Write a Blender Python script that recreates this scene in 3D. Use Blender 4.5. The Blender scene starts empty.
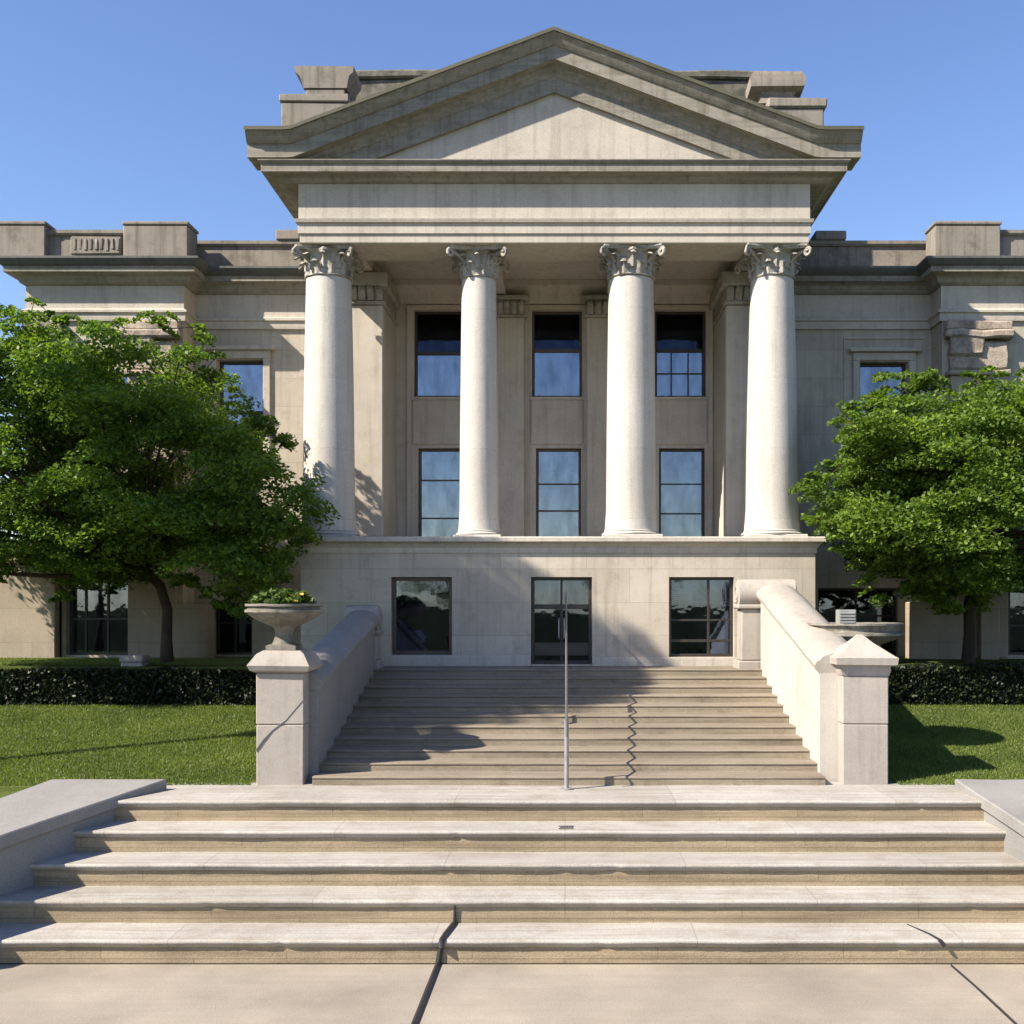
import bpy, bmesh, math, random
import numpy as np
from mathutils import Vector, Matrix, noise

random.seed(7)
rng = np.random.default_rng(11)
scene = bpy.context.scene
COL = scene.collection

# ------------------------------------------------------------------ camera, light, exposure
F = 1100.0            # focal length in pixels of a 1024 px wide picture
CX, CY = 565.0, 605.0  # where the level viewing axis meets the picture
cam = bpy.data.cameras.new("camera")
cam.sensor_width = 36.0
cam.lens = 36.0 * F / 1024.0
cam.shift_x = (512 - CX) / 1024.0
cam.shift_y = (CY - 512) / 1024.0
cam.clip_start = 0.1
cam.clip_end = 5000
camo = bpy.data.objects.new("camera", cam)
camo.location = (0, 0, 3.67)
camo.rotation_euler = (math.radians(90), 0, 0)
COL.objects.link(camo)
scene.camera = camo
ZC = 3.67

SUN_TO = Vector((-1.05, -0.56, 1.0)).normalized()
SUN_EL = math.asin(SUN_TO.z)
SUN_ROT = math.atan2(SUN_TO.x, SUN_TO.y)
world = bpy.data.worlds.new("World")
scene.world = world
world.use_nodes = True
nt = world.node_tree
nt.nodes.clear()
sky = nt.nodes.new("ShaderNodeTexSky")
sky.sky_type = 'NISHITA'
sky.sun_disc = False
sky.sun_elevation = SUN_EL
sky.sun_rotation = SUN_ROT % (2 * math.pi)
sky.air_density = 1.0
sky.dust_density = 0.25
sky.ozone_density = 1.6
bg = nt.nodes.new("ShaderNodeBackground")
bg.inputs[1].default_value = 0.09
wo = nt.nodes.new("ShaderNodeOutputWorld")
hs = nt.nodes.new("ShaderNodeHueSaturation")
hs.inputs["Hue"].default_value = 0.512
hs.inputs["Saturation"].default_value = 1.13
nt.links.new(sky.outputs[0], hs.inputs["Color"])
nt.links.new(hs.outputs[0], bg.inputs[0])
nt.links.new(bg.outputs[0], wo.inputs[0])

sun = bpy.data.lights.new("sun", 'SUN')
sun.energy = 5.0
sun.angle = math.radians(0.5)
sun.color = (1.0, 0.90, 0.76)
suno = bpy.data.objects.new("sun", sun)
suno.rotation_euler = (-SUN_TO).to_track_quat('-Z', 'Y').to_euler()
suno.location = (-30, -20, 40)
COL.objects.link(suno)

scene.view_settings.view_transform = 'Standard'
scene.view_settings.look = 'None'
scene.view_settings.gamma = 1
scene.view_settings.use_curve_mapping = False
scene.view_settings.exposure = 1.25


def X(px, d):
    return (px - CX) * d / F


def Z(py, d):
    return ZC - (py - CY) * d / F


# ------------------------------------------------------------------ materials
def new_mat(name):
    m = bpy.data.materials.new(name)
    m.use_nodes = True
    n = m.node_tree.nodes
    b = n["Principled BSDF"]
    return m, n, m.node_tree.links, b


def ramp(n, stops):
    r = n.new("ShaderNodeValToRGB")
    el = r.color_ramp.elements
    el[0].position, el[0].color = stops[0][0], (*stops[0][1], 1)
    el[1].position, el[1].color = stops[-1][0], (*stops[-1][1], 1)
    for p, c in stops[1:-1]:
        e = el.new(p)
        e.color = (*c, 1)
    return r


def tex_noise(n, l, vec, scale, detail=6, rough=0.6):
    t = n.new("ShaderNodeTexNoise")
    t.inputs["Scale"].default_value = scale
    t.inputs["Detail"].default_value = detail
    t.inputs["Roughness"].default_value = rough
    l.new(vec, t.inputs["Vector"])
    return t


def mixc(n, l, fac, a, b, mode='MIX'):
    m = n.new("ShaderNodeMix")
    m.data_type = 'RGBA'
    m.blend_type = mode
    if isinstance(fac, (int, float)):
        m.inputs[0].default_value = fac
    else:
        l.new(fac, m.inputs[0])
    for i, v in ((6, a), (7, b)):
        if isinstance(v, tuple):
            m.inputs[i].default_value = (*v, 1)
        else:
            l.new(v, m.inputs[i])
    return m.outputs[2]


def stone(name, base, dark=0.55, stain=(0.16, 0.13, 0.09), stain_amt=0.4, streak=0.3, joints=None,
          rough=0.85, bump=0.25, speck=0.15, grain=60, hband=0.0, stain_lo=0.52, moss=0.0):
    """weathered limestone: broad tone drift, blotchy stains, vertical run-off streaks, fine grain, optional block joints"""
    m, n, l, b = new_mat(name)
    g = n.new("ShaderNodeNewGeometry")
    pos = g.outputs["Position"]
    big = tex_noise(n, l, pos, 0.7, 5, 0.6)
    r1 = ramp(n, [(0.3, tuple(c * (0.5 + dark * 0.5) for c in base)), (0.7, base)])
    l.new(big.outputs[0], r1.inputs[0])
    col = r1.outputs[0]
    # blotches
    bl = tex_noise(n, l, pos, 2.6, 9, 0.72)
    r2 = ramp(n, [(stain_lo, (0, 0, 0)), (stain_lo + 0.22, (1, 1, 1))])
    l.new(bl.outputs[0], r2.inputs[0])
    ms = n.new("ShaderNodeMath"); ms.operation = 'MULTIPLY'; ms.inputs[1].default_value = stain_amt
    l.new(r2.outputs[0], ms.inputs[0])
    col = mixc(n, l, ms.outputs[0], col, stain)
    # streaks running down
    mp = n.new("ShaderNodeMapping"); mp.inputs["Scale"].default_value = (9, 9, 0.45)
    l.new(pos, mp.inputs[0])
    st = tex_noise(n, l, mp.outputs[0], 1.0, 5, 0.6)
    r3 = ramp(n, [(0.5, (0, 0, 0)), (0.75, (1, 1, 1))])
    l.new(st.outputs[0], r3.inputs[0])
    m3 = n.new("ShaderNodeMath"); m3.operation = 'MULTIPLY'; m3.inputs[1].default_value = streak
    l.new(r3.outputs[0], m3.inputs[0])
    col = mixc(n, l, m3.outputs[0], col, tuple(c * 0.8 for c in stain))
    if hband > 0:
        mp2 = n.new("ShaderNodeMapping"); mp2.inputs["Scale"].default_value = (0.5, 12, 12)
        l.new(pos, mp2.inputs[0])
        hb = tex_noise(n, l, mp2.outputs[0], 1.0, 5, 0.65)
        r5 = ramp(n, [(0.42, (0, 0, 0)), (0.68, (1, 1, 1))])
        l.new(hb.outputs[0], r5.inputs[0])
        m5 = n.new("ShaderNodeMath"); m5.operation = 'MULTIPLY'; m5.inputs[1].default_value = hband
        l.new(r5.outputs[0], m5.inputs[0])
        col = mixc(n, l, m5.outputs[0], col, stain)
    fine = tex_noise(n, l, pos, grain, 4, 0.7)
    r4 = ramp(n, [(0.3, (1 - speck * 2,) * 3), (0.7, (1 + speck * 0.4,) * 3)])
    l.new(fine.outputs[0], r4.inputs[0])
    col = mixc(n, l, 1.0, col, r4.outputs[0], 'MULTIPLY')
    h = fine.outputs[0]
    if joints:
        w, hh, amt = joints[:3]
        only_x, zoff = (joints[3], joints[4]) if len(joints) > 3 else (False, 0)
        # walls run along x or y: fold both into one running coordinate
        sx = n.new("ShaderNodeSeparateXYZ"); l.new(pos, sx.inputs[0])
        ad = n.new("ShaderNodeMath"); ad.operation = 'ADD'
        l.new(sx.outputs[0], ad.inputs[0]); l.new(sx.outputs[1], ad.inputs[1])
        cb = n.new("ShaderNodeCombineXYZ")
        zo = n.new("ShaderNodeMath"); zo.operation = 'ADD'; zo.inputs[1].default_value = zoff
        l.new(sx.outputs[2], zo.inputs[0])
        l.new(sx.outputs[0] if only_x else ad.outputs[0], cb.inputs[0]); l.new(zo.outputs[0], cb.inputs[1])
        br = n.new("ShaderNodeTexBrick")
        br.inputs["Scale"].default_value = 1.0
        br.inputs["Mortar Size"].default_value = 0.006
        br.inputs["Mortar Smooth"].default_value = 0.4
        br.inputs["Brick Width"].default_value = w
        br.inputs["Row Height"].default_value = hh
        br.inputs["Color1"].default_value = (1, 1, 1, 1)
        br.inputs["Color2"].default_value = (0.80, 0.785, 0.76, 1)
        br.inputs["Mortar"].default_value = (0.45, 0.43, 0.4, 1)
        l.new(cb.outputs[0], br.inputs["Vector"])
        col = mixc(n, l, amt, col, mixc(n, l, 1.0, col, br.outputs[0], 'MULTIPLY'))
    if moss:   # lichen and soot settle on ledges: upward faces, broken up by noise
        sn = n.new("ShaderNodeSeparateXYZ"); l.new(g.outputs["True Normal"], sn.inputs[0])
        ms2 = n.new("ShaderNodeMath"); ms2.operation = 'MULTIPLY_ADD'; ms2.inputs[1].default_value = 1.6; ms2.inputs[2].default_value = -0.75
        l.new(bl.outputs[0], ms2.inputs[0])
        ad2 = n.new("ShaderNodeMath"); ad2.operation = 'ADD'; ad2.use_clamp = True
        l.new(ms2.outputs[0], ad2.inputs[0])
        up = n.new("ShaderNodeMath"); up.operation = 'MULTIPLY'; up.inputs[1].default_value = 0.9
        l.new(sn.outputs[2], up.inputs[0]); l.new(up.outputs[0], ad2.inputs[1])
        mm = n.new("ShaderNodeMath"); mm.operation = 'MULTIPLY'; mm.inputs[1].default_value = moss
        l.new(ad2.outputs[0], mm.inputs[0])
        col = mixc(n, l, mm.outputs[0], col, (0.075, 0.072, 0.042))
    l.new(col, b.inputs["Base Color"])
    b.inputs["Roughness"].default_value = rough
    b.inputs["Specular IOR Level"].default_value = 0.25
    bp = n.new("ShaderNodeBump"); bp.inputs["Strength"].default_value = bump; bp.inputs["Distance"].default_value = 0.02
    mx = n.new("ShaderNodeMath"); mx.operation = 'ADD'
    l.new(fine.outputs[0], mx.inputs[0]); l.new(bl.outputs[0], mx.inputs[1])
    l.new(mx.outputs[0], bp.inputs["Height"])
    l.new(bp.outputs[0], b.inputs["Normal"])
    return m


def plain(name, col, rough=0.5, metal=0.0, var=0.2, scale=8.0):
    m, n, l, b = new_mat(name)
    g = n.new("ShaderNodeNewGeometry")
    t = tex_noise(n, l, g.outputs["Position"], scale, 6, 0.65)
    r = ramp(n, [(0.3, tuple(c * (1 - var) for c in col)), (0.7, tuple(min(1, c * (1 + var)) for c in col))])
    l.new(t.outputs[0], r.inputs[0])
    l.new(r.outputs[0], b.inputs["Base Color"])
    b.inputs["Roughness"].default_value = rough
    b.inputs["Metallic"].default_value = metal
    return m


def glass(name, tint, fac, clear=(0.55, 0.6, 0.62)):
    m, n, l, b = new_mat(name)
    n.remove(b)
    out = n["Material Output"]
    d = n.new("ShaderNodeBsdfTransparent"); d.inputs[0].default_value = (*clear, 1)
    gl = n.new("ShaderNodeBsdfGlossy"); gl.inputs[0].default_value = (*tint, 1); gl.inputs[1].default_value = 0.02
    g = n.new("ShaderNodeNewGeometry")
    t = tex_noise(n, l, g.outputs["Position"], 1.6, 3, 0.5)
    bp = n.new("ShaderNodeBump"); bp.inputs["Strength"].default_value = 0.05; bp.inputs["Distance"].default_value = 0.05
    l.new(t.outputs[0], bp.inputs["Height"]); l.new(bp.outputs[0], gl.inputs["Normal"])
    # grime makes the reflection uneven
    mp = n.new("ShaderNodeMapping"); mp.inputs["Scale"].default_value = (3, 3, 1.2)
    l.new(g.outputs["Position"], mp.inputs[0])
    t2 = tex_noise(n, l, mp.outputs[0], 1.5, 6, 0.65)
    r = ramp(n, [(0.3, (fac * 0.6,) * 3), (0.7, (fac * 1.2,) * 3)])
    l.new(t2.outputs[0], r.inputs[0])
    mx = n.new("ShaderNodeMixShader")
    l.new(r.outputs[0], mx.inputs[0])
    l.new(d.outputs[0], mx.inputs[1]); l.new(gl.outputs[0], mx.inputs[2])
    l.new(mx.outputs[0], out.inputs[0])
    return m


def leaf_mat(name, c_dark, c_light, trans=0.35, rough=0.5):
    m, n, l, b = new_mat(name)
    g = n.new("ShaderNodeNewGeometry")
    r = ramp(n, [(0.0, c_dark), (0.6, tuple((a + c) / 2 for a, c in zip(c_dark, c_light))), (1.0, c_light)])
    l.new(g.outputs["Random Per Island"], r.inputs[0])
    t = tex_noise(n, l, g.outputs["Position"], 0.9, 3, 0.6)
    rr = ramp(n, [(0.35, (0.75, 0.8, 0.75)), (0.65, (1.15, 1.1, 1.0))])
    l.new(t.outputs[0], rr.inputs[0])
    col = mixc(n, l, 1.0, r.outputs[0], rr.outputs[0], 'MULTIPLY')
    l.new(col, b.inputs["Base Color"])
    b.inputs["Roughness"].default_value = rough
    b.inputs["Specular IOR Level"].default_value = 0.3
    tr = n.new("ShaderNodeBsdfTranslucent")
    l.new(mixc(n, l, 1.0, col, (1.5, 1.6, 0.6), 'MULTIPLY'), tr.inputs[0])
    mx = n.new("ShaderNodeMixShader"); mx.inputs[0].default_value = trans
    l.new(b.outputs[0], mx.inputs[1]); l.new(tr.outputs[0], mx.inputs[2])
    l.new(mx.outputs[0], n["Material Output"].inputs[0])
    return m


LIME = (0.56, 0.50, 0.415)
M = {
    'wall': stone('limestone_wall', LIME, joints=(1.6, 0.62, 0.6), streak=0.3, stain_amt=0.35),
    'smooth': stone('limestone_smooth', (0.565, 0.515, 0.44), streak=0.3, stain_amt=0.26),
    'column': stone('limestone_column', (0.57, 0.54, 0.49), streak=0.25, stain_amt=0.16, dark=0.8, joints=(60, 1.32, 0.35)),
    'cornice': stone('weathered_cornice', (0.34, 0.315, 0.27), stain=(0.11, 0.10, 0.06), streak=0.55, stain_amt=0.6, hband=0.45, moss=0.7),
    'parapet': stone('stained_parapet', (0.29, 0.26, 0.22), stain=(0.09, 0.075, 0.06), streak=0.6, stain_amt=0.6, moss=0.5),
    'mossy': stone('mossy_stone', (0.24, 0.22, 0.18), stain=(0.04, 0.045, 0.03), streak=0.4, stain_amt=0.8, bump=0.9, stain_lo=0.42),
    'capital': stone('carved_capital_stone', (0.46, 0.43, 0.38), stain=(0.10, 0.09, 0.08), stain_amt=0.7, streak=0.25, bump=0.8, grain=34, stain_lo=0.46),
    'broken': stone('broken_stone', (0.48, 0.40, 0.32), stain=(0.13, 0.11, 0.1), stain_amt=0.7, streak=0.3, bump=1.0, grain=20, stain_lo=0.44),
    'pier': stone('pier_stone', (0.42, 0.36, 0.285), stain=(0.2, 0.15, 0.1), joints=(2.4, 0.72, 0.6), streak=0.2, stain_amt=0.3),
    'pedestal': stone('pedestal_stone', (0.39, 0.355, 0.315), stain=(0.15, 0.13, 0.11), streak=0.25, stain_amt=0.4, bump=0.3, speck=0.09),
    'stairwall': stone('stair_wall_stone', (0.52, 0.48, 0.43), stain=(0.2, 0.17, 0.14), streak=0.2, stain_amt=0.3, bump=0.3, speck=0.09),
    'tread': stone('worn_tread_stone', (0.46, 0.44, 0.405), stain=(0.21, 0.165, 0.115), streak=0.0, stain_amt=0.45, hband=0.45, bump=0.4, joints=(2.7, 0.255, 0.6, True, -0.05), stain_lo=0.48),
    'riser': stone('stained_riser_stone', (0.40, 0.32, 0.215), stain=(0.13, 0.10, 0.065), streak=0.15, stain_amt=0.4, hband=0.6, bump=0.4, joints=(1.9, 0.255, 0.6, True, -0.05)),
    'stair': stone('brown_stair_stone', (0.29, 0.245, 0.19), stain=(0.13, 0.105, 0.075), streak=0.0, stain_amt=0.5, hband=0.6, bump=0.4),
    'stair_riser': stone('brown_stair_riser_stone', (0.34, 0.285, 0.21), stain=(0.08, 0.065, 0.045), streak=0.1, stain_amt=0.5, hband=0.5, bump=0.4),
    'paving': stone('paving_stone', (0.36, 0.318, 0.262), stain=(0.24, 0.19, 0.13), streak=0.0, stain_amt=0.22, hband=0.2, bump=0.25, dark=0.3),
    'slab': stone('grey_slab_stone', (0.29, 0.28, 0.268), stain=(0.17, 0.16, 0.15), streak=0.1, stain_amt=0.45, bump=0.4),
    'urn': stone('weathered_urn_stone', (0.30, 0.275, 0.235), stain=(0.07, 0.065, 0.055), streak=0.6, stain_amt=0.75, bump=0.6, stain_lo=0.45, moss=0.5),
    'lead': stone('weathered_lead', (0.13, 0.135, 0.13), stain=(0.05, 0.05, 0.045), streak=0.4, stain_amt=0.5, rough=0.6),
    'flashing': stone('aged_flashing', (0.115, 0.11, 0.075), stain=(0.05, 0.055, 0.035), streak=0.3, stain_amt=0.6, rough=0.6),
    'roof': stone('roof_slate', (0.17, 0.165, 0.15), stain=(0.06, 0.06, 0.05), stain_amt=0.5),
    'frame': plain('dark_window_frame', (0.028, 0.022, 0.018), 0.45),
    'bframe': plain('brown_window_frame', (0.075, 0.05, 0.036), 0.5),
    'metal': plain('galvanised_rail', (0.30, 0.29, 0.30), 0.5, 0.5),
    'darkmetal': plain('dark_rail', (0.16, 0.16, 0.165), 0.45, 0.5),
    'black': plain('black_rubber', (0.018, 0.018, 0.022), 0.5),
    'pale': plain('pale_painted_metal', (0.22, 0.225, 0.215), 0.6),
    'glass': glass('window_glass', (0.50, 0.54, 0.64), 0.33),
    'glass_dark': glass('dark_glass', (0.4, 0.5, 0.75), 0.05, (0.3, 0.3, 0.32)),
    'glass_door': glass('door_glass', (0.38, 0.47, 0.72), 0.22),
    'room': plain('room_shade_panel', (0.012, 0.012, 0.014), 0.9),
    'blind': plain('window_blind', (0.30, 0.33, 0.37), 0.7, var=0.1),
    'leaf': leaf_mat('tree_leaf', (0.052, 0.105, 0.02), (0.165, 0.245, 0.04), 0.46),
    'leaf_right': leaf_mat('bright_tree_leaf', (0.06, 0.115, 0.022), (0.185, 0.265, 0.05), 0.45),
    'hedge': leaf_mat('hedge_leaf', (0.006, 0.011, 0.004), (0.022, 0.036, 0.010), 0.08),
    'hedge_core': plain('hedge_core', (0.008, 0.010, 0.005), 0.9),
    'bark': stone('bark', (0.085, 0.06, 0.042), stain=(0.025, 0.02, 0.015), streak=0.7, stain_amt=0.5, bump=1.0),
    'plant': leaf_mat('pot_plant_leaf', (0.02, 0.045, 0.012), (0.08, 0.13, 0.02), 0.25),
    'petal': leaf_mat('yellow_petal', (0.5, 0.30, 0.06), (0.7, 0.5, 0.12), 0.3),
}


def lawn_mat(name, c1, c2):
    m, n, l, b = new_mat(name)
    g = n.new("ShaderNodeNewGeometry")
    t = tex_noise(n, l, g.outputs["Position"], 1.2, 8, 0.7)
    t2 = tex_noise(n, l, g.outputs["Position"], 45, 4, 0.7)
    r = ramp(n, [(0.35, c1), (0.65, c2)])
    l.new(t.outputs[0], r.inputs[0])
    rr = ramp(n, [(0.3, (0.55, 0.55, 0.55)), (0.7, (1.2, 1.2, 1.2))])
    l.new(t2.outputs[0], rr.inputs[0])
    l.new(mixc(n, l, 1.0, r.outputs[0], rr.outputs[0], 'MULTIPLY'), b.inputs["Base Color"])
    b.inputs["Roughness"].default_value = 1.0
    b.inputs["Specular IOR Level"].default_value = 0.0
    bp = n.new("ShaderNodeBump"); bp.inputs["Strength"].default_value = 0.8; bp.inputs["Distance"].default_value = 0.03
    l.new(t2.outputs[0], bp.inputs["Height"]); l.new(bp.outputs[0], b.inputs["Normal"])
    return m


M['lawn'] = lawn_mat('lawn_turf', (0.085, 0.115, 0.03), (0.12, 0.15, 0.045))
M['field'] = lawn_mat('far_grass', (0.022, 0.027, 0.014), (0.032, 0.037, 0.02))
M['blade'] = leaf_mat('grass_blade', (0.085, 0.125, 0.026), (0.15, 0.19, 0.05), 0.35)
M['hay'] = leaf_mat('weed_stalk', (0.06, 0.08, 0.02), (0.16, 0.15, 0.05), 0.2)


# ------------------------------------------------------------------ mesh building
class MB:
    def __init__(self):
        self.bm = bmesh.new()
        self.mi = 0

    def _face(self, vs):
        try:
            f = self.bm.faces.new(vs)
            f.material_index = self.mi
            return f
        except ValueError:
            return None

    def box(self, x0, x1, y0, y1, z0, z1, bev=0.012):
        t = bmesh.new()
        bmesh.ops.create_cube(t, size=1.0)
        sx, sy, sz = x1 - x0, y1 - y0, z1 - z0
        for v in t.verts:
            v.co = Vector(((x0 + x1) / 2 + v.co.x * sx, (y0 + y1) / 2 + v.co.y * sy, (z0 + z1) / 2 + v.co.z * sz))
        b = min(bev, 0.3 * min(sx, sy, sz))
        if b > 0:
            bmesh.ops.bevel(t, geom=t.edges[:], offset=b, segments=1, affect='EDGES')
        self._merge(t)
        return self

    def _merge(self, t):
        mp = {}
        for v in t.verts:
            mp[v] = self.bm.verts.new(v.co)
        for f in t.faces:
            self._face([mp[v] for v in f.verts])
        t.free()

    def loops(self, rings, closed_ring=True, cap=True):
        """skin a list of rings (each a list of points of equal length)"""
        R = [[self.bm.verts.new(p) for p in r] for r in rings]
        n = len(R[0])
        for a, b in zip(R[:-1], R[1:]):
            for i in range(n if closed_ring else n - 1):
                j = (i + 1) % n
                self._face([a[i], a[j], b[j], b[i]])
        if cap and closed_ring:
            self._face(list(reversed(R[0])))
            self._face(R[-1])
        return self

    def lathe(self, cx, cy, prof, seg=48, sx=1, sy=1):
        rings = []
        for r, z in prof:
            rings.append([(cx + sx * r * math.cos(2 * math.pi * k / seg), cy + sy * r * math.sin(2 * math.pi * k / seg), z)
                          for k in range(seg)])
        return self.loops(rings)

    def sqlathe(self, cx, cy, prof, asp=1.0):
        """square-plan turned block: prof of (half width, z)"""
        rings = [[(cx - h * asp, cy - h, z), (cx + h * asp, cy - h, z), (cx + h * asp, cy + h, z), (cx - h * asp, cy + h, z)] for h, z in prof]
        return self.loops(rings)

    def extrude_x(self, prof_yz, xs):
        """prof closed polygon in (y,z), swept along the list xs; xs items may be x or (x, dy, dz)"""
        rings = []
        for q in xs:
            x, dy, dz = q if isinstance(q, tuple) else (q, 0, 0)
            rings.append([(x, y + dy, z + dz) for y, z in prof_yz])
        return self.loops(rings)

    def sweep(self, path, prof):
        """prof closed polygon (out, z) swept with mitres along an open plan path; out is to the right-hand side of travel"""
        P = [Vector(p) for p in path]
        rings = []
        for i, p in enumerate(P):
            def nrm(a, b):
                d = (b - a).normalized()
                return Vector((d.y, -d.x))
            if i == 0:
                m = nrm(P[0], P[1])
            elif i == len(P) - 1:
                m = nrm(P[-2], P[-1])
            else:
                n1, n2 = nrm(P[i - 1], p), nrm(p, P[i + 1])
                m = (n1 + n2).normalized()
                m = m / max(0.2, m.dot(n1))
            rings.append([(p.x + m.x * o, p.y + m.y * o, z) for o, z in prof])
        return self.loops(rings)

    def tube(self, pts, radii, seg=10):
        pts = [Vector(p) for p in pts]
        if not isinstance(radii, (list, tuple)):
            radii = [radii] * len(pts)
        rings = []
        prev = None
        for i, p in enumerate(pts):
            d = (pts[min(i + 1, len(pts) - 1)] - pts[max(i - 1, 0)]).normalized()
            u = prev if prev is not None else (Vector((0, 0, 1)) if abs(d.z) < 0.9 else Vector((1, 0, 0)))
            u = (u - d * u.dot(d)).normalized()
            prev = u
            v = d.cross(u)
            rings.append([tuple(p + (u * math.cos(2 * math.pi * k / seg) + v * math.sin(2 * math.pi * k / seg)) * radii[i]) for k in range(seg)])
        return self.loops(rings)

    def rough(self, amt, scale=3.0):
        for v in self.bm.verts:
            nv = noise.noise_vector(v.co * scale)
            v.co += nv * amt
        return self

    def build(self, name, mats, parent=None, loc=None, smooth=True, angle=34):
        bmesh.ops.recalc_face_normals(self.bm, faces=self.bm.faces[:])
        me = bpy.data.meshes.new(name)
        org = Vector(loc) if loc else (ORG[parent] if parent else Vector((0, 0, 0)))
        for v in self.bm.verts:
            v.co -= org
        self.bm.to_mesh(me)
        self.bm.free()
        return finish(me, name, mats, parent, org, smooth, angle)


ORG = {}


def finish(me, name, mats, parent, org, smooth=True, angle=34):
    for m in (mats if isinstance(mats, (list, tuple)) else [mats]):
        me.materials.append(m)
    if smooth and len(me.polygons):
        me.polygons.foreach_set('use_smooth', [True] * len(me.polygons))
        me.set_sharp_from_angle(angle=math.radians(angle))
    o = bpy.data.objects.new(name, me)
    COL.objects.link(o)
    if parent:
        o.parent = parent
    else:
        o.location = org
    ORG[o] = org
    return o


def tag(o, label=None, cat=None, group=None, kind=None):
    if label: o['label'] = label
    if cat: o['category'] = cat
    if group: o['group'] = group
    if kind: o['kind'] = kind
    return o


def empty(name, loc, label, cat, group=None):
    o = bpy.data.objects.new(name, None)
    o.location = loc
    COL.objects.link(o)
    ORG[o] = Vector(loc)
    return tag(o, label, cat, group)


def cards(name, C, U, V, mat, parent=None, loc=None, extra=None):
    """many small leaf faces: C centres (n,3), U half-length vectors, V half-width vectors -> kite quads"""
    n = len(C)
    org = Vector(loc) if loc else (ORG[parent] if parent else Vector((0, 0, 0)))
    C = C - np.array(org)[None]
    verts = np.empty((n, 4, 3), np.float32)
    verts[:, 0] = C - U
    verts[:, 1] = C + V - U * 0.05
    verts[:, 2] = C + U
    verts[:, 3] = C - V - U * 0.05
    me = bpy.data.meshes.new(name)
    me.vertices.add(n * 4); me.loops.add(n * 4); me.polygons.add(n)
    me.vertices.foreach_set('co', verts.reshape(-1))
    me.loops.foreach_set('vertex_index', np.arange(n * 4, dtype=np.int32))
    me.polygons.foreach_set('loop_start', np.arange(0, n * 4, 4, dtype=np.int32))
    me.update(calc_edges=True)
    me.validate()
    return finish(me, name, mat, parent, org, smooth=False)


def unit(a):
    return a / np.maximum(np.linalg.norm(a, axis=1, keepdims=True), 1e-6)


def leaves(centres, length, width, up=0.5):
    n = len(centres)
    N = rng.normal(size=(n, 3)); N[:, 2] = np.abs(N[:, 2]) + up
    N = unit(N)
    D = unit(np.cross(N, rng.normal(size=(n, 3))))
    W = np.cross(N, D)
    s = rng.uniform(0.5, 1.6, (n, 1))
    return D * s * length / 2, W * s * width / 2


# ------------------------------------------------------------------ ground
LAND = 1.275      # level of the landing at the top of the lower steps
TERR = 2.54       # level of the terrace the building stands on
DL = 14.6         # distance of the foot of the upper stairs

b = MB()
b.loops([[(-600, -900, -0.05), (600, -900, -0.05)], [(-600, 900, -0.05), (600, 900, -0.05)]], closed_ring=False)
tag(b.build('ground', M['field'], smooth=False), kind='structure')


def lawn_z(y):
    if y < DL - .02: return max(-0.02, 1.41 - 0.10 * (14.28 - y) - 0.24) if y > 10.6 else max(-0.02, 0.6 - 0.3 * (10.6 - y))
    if y < 20.3: return LAND - 0.02 + (1.86 - LAND + 0.02) * (y - DL) / (20.3 - DL)
    return TERR - 0.02


def lawn(name, x0, x1):
    b = MB()
    ys = [3.0, 7.0, 9.0, 10.6, 11.5, 12.5, 13.4, 14.2, 14.57, 14.58, 16, 17, 18, 19, 20.29, 20.3, 22, 25, 60]
    rings = []
    for y in ys:
        yy = max(y, 10.6)
        if x1 < 0: xi = x1 if y > 14.56 else -(5.17 + .45 + .36 * max(0, 14.28 - yy))
        else: xi = x1 if y > 14.56 else 5.06 + .8 + .04 * max(0, 14.28 - yy)
        xs = [x0 + (xi - x0) * i / 40 for i in range(41)]
        rings.append([(x, y, lawn_z(y) + 0.03 * noise.noise(Vector((x * 0.5, y * 0.5, 0)))) for x in xs])
    b.loops(rings, closed_ring=False)
    return tag(b.build(name, M['lawn'], smooth=True, angle=60), kind='structure')


lawn('lawn', -70, -3.9)
lawn('lawn', 70, 4.05)


def grass(name, x0, x1, y0, y1, n, h):
    C = np.empty((n, 3))
    C[:, 0] = rng.uniform(x0, x1, n); C[:, 1] = rng.uniform(y0, y1, n)
    C[:, 2] = [lawn_z(y) for y in C[:, 1]]
    U = rng.normal(size=(n, 3)) * 0.35; U[:, 2] = 1
    hh = rng.uniform(0.5, 1.1, (n, 1)) * h * .8
    U = unit(U) * hh * 0.5
    C += U
    V = unit(np.cross(U, rng.normal(size=(n, 3)))) * 0.007
    return tag(cards(name, C, U, V, M['blade']), 'short mown grass of the lawn', 'grass', kind='stuff')


grass('lawn_grass', -11.0, -4.2, 14.62, 20.1, 110000, 0.06)
grass('lawn_grass', 4.45, 10.5, 14.62, 20.1, 110000, 0.06)
grass('terrace_grass', -12.5, -4.9, 20.9, 23.4, 30000, 0.07)

# pavement: slabs with open joints
tag(MB().box(-14, 14, -3, 11.35, -0.04, -0.006, 0).build('pavement_bed', M['black'], smooth=False), kind='structure')
b = MB()
JX = [-14, -8.4, -1.035, 4.15, 9.6, 14]
# the two open joints converge slightly: slabs cut along slanted lines


def slab(xa0, xa1, xb0, xb1, y0, y1, z0, z1):
    # (xa at y0, xb at y1)
    b.loops([[(xa0, y0, z0), (xa1, y0, z0), (xb1, y1, z0), (xb0, y1, z0)],
             [(xa0, y0, z1 - 0.006), (xa1, y0, z1 - 0.006), (xb1, y1, z1 - 0.006), (xb0, y1, z1 - 0.006)],
             [(xa0 + .006, y0 + .006, z1), (xa1 - .006, y0 + .006, z1), (xb1 - .006, y1 - .006, z1), (xb0 + .006, y1 - .006, z1)]])


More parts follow.
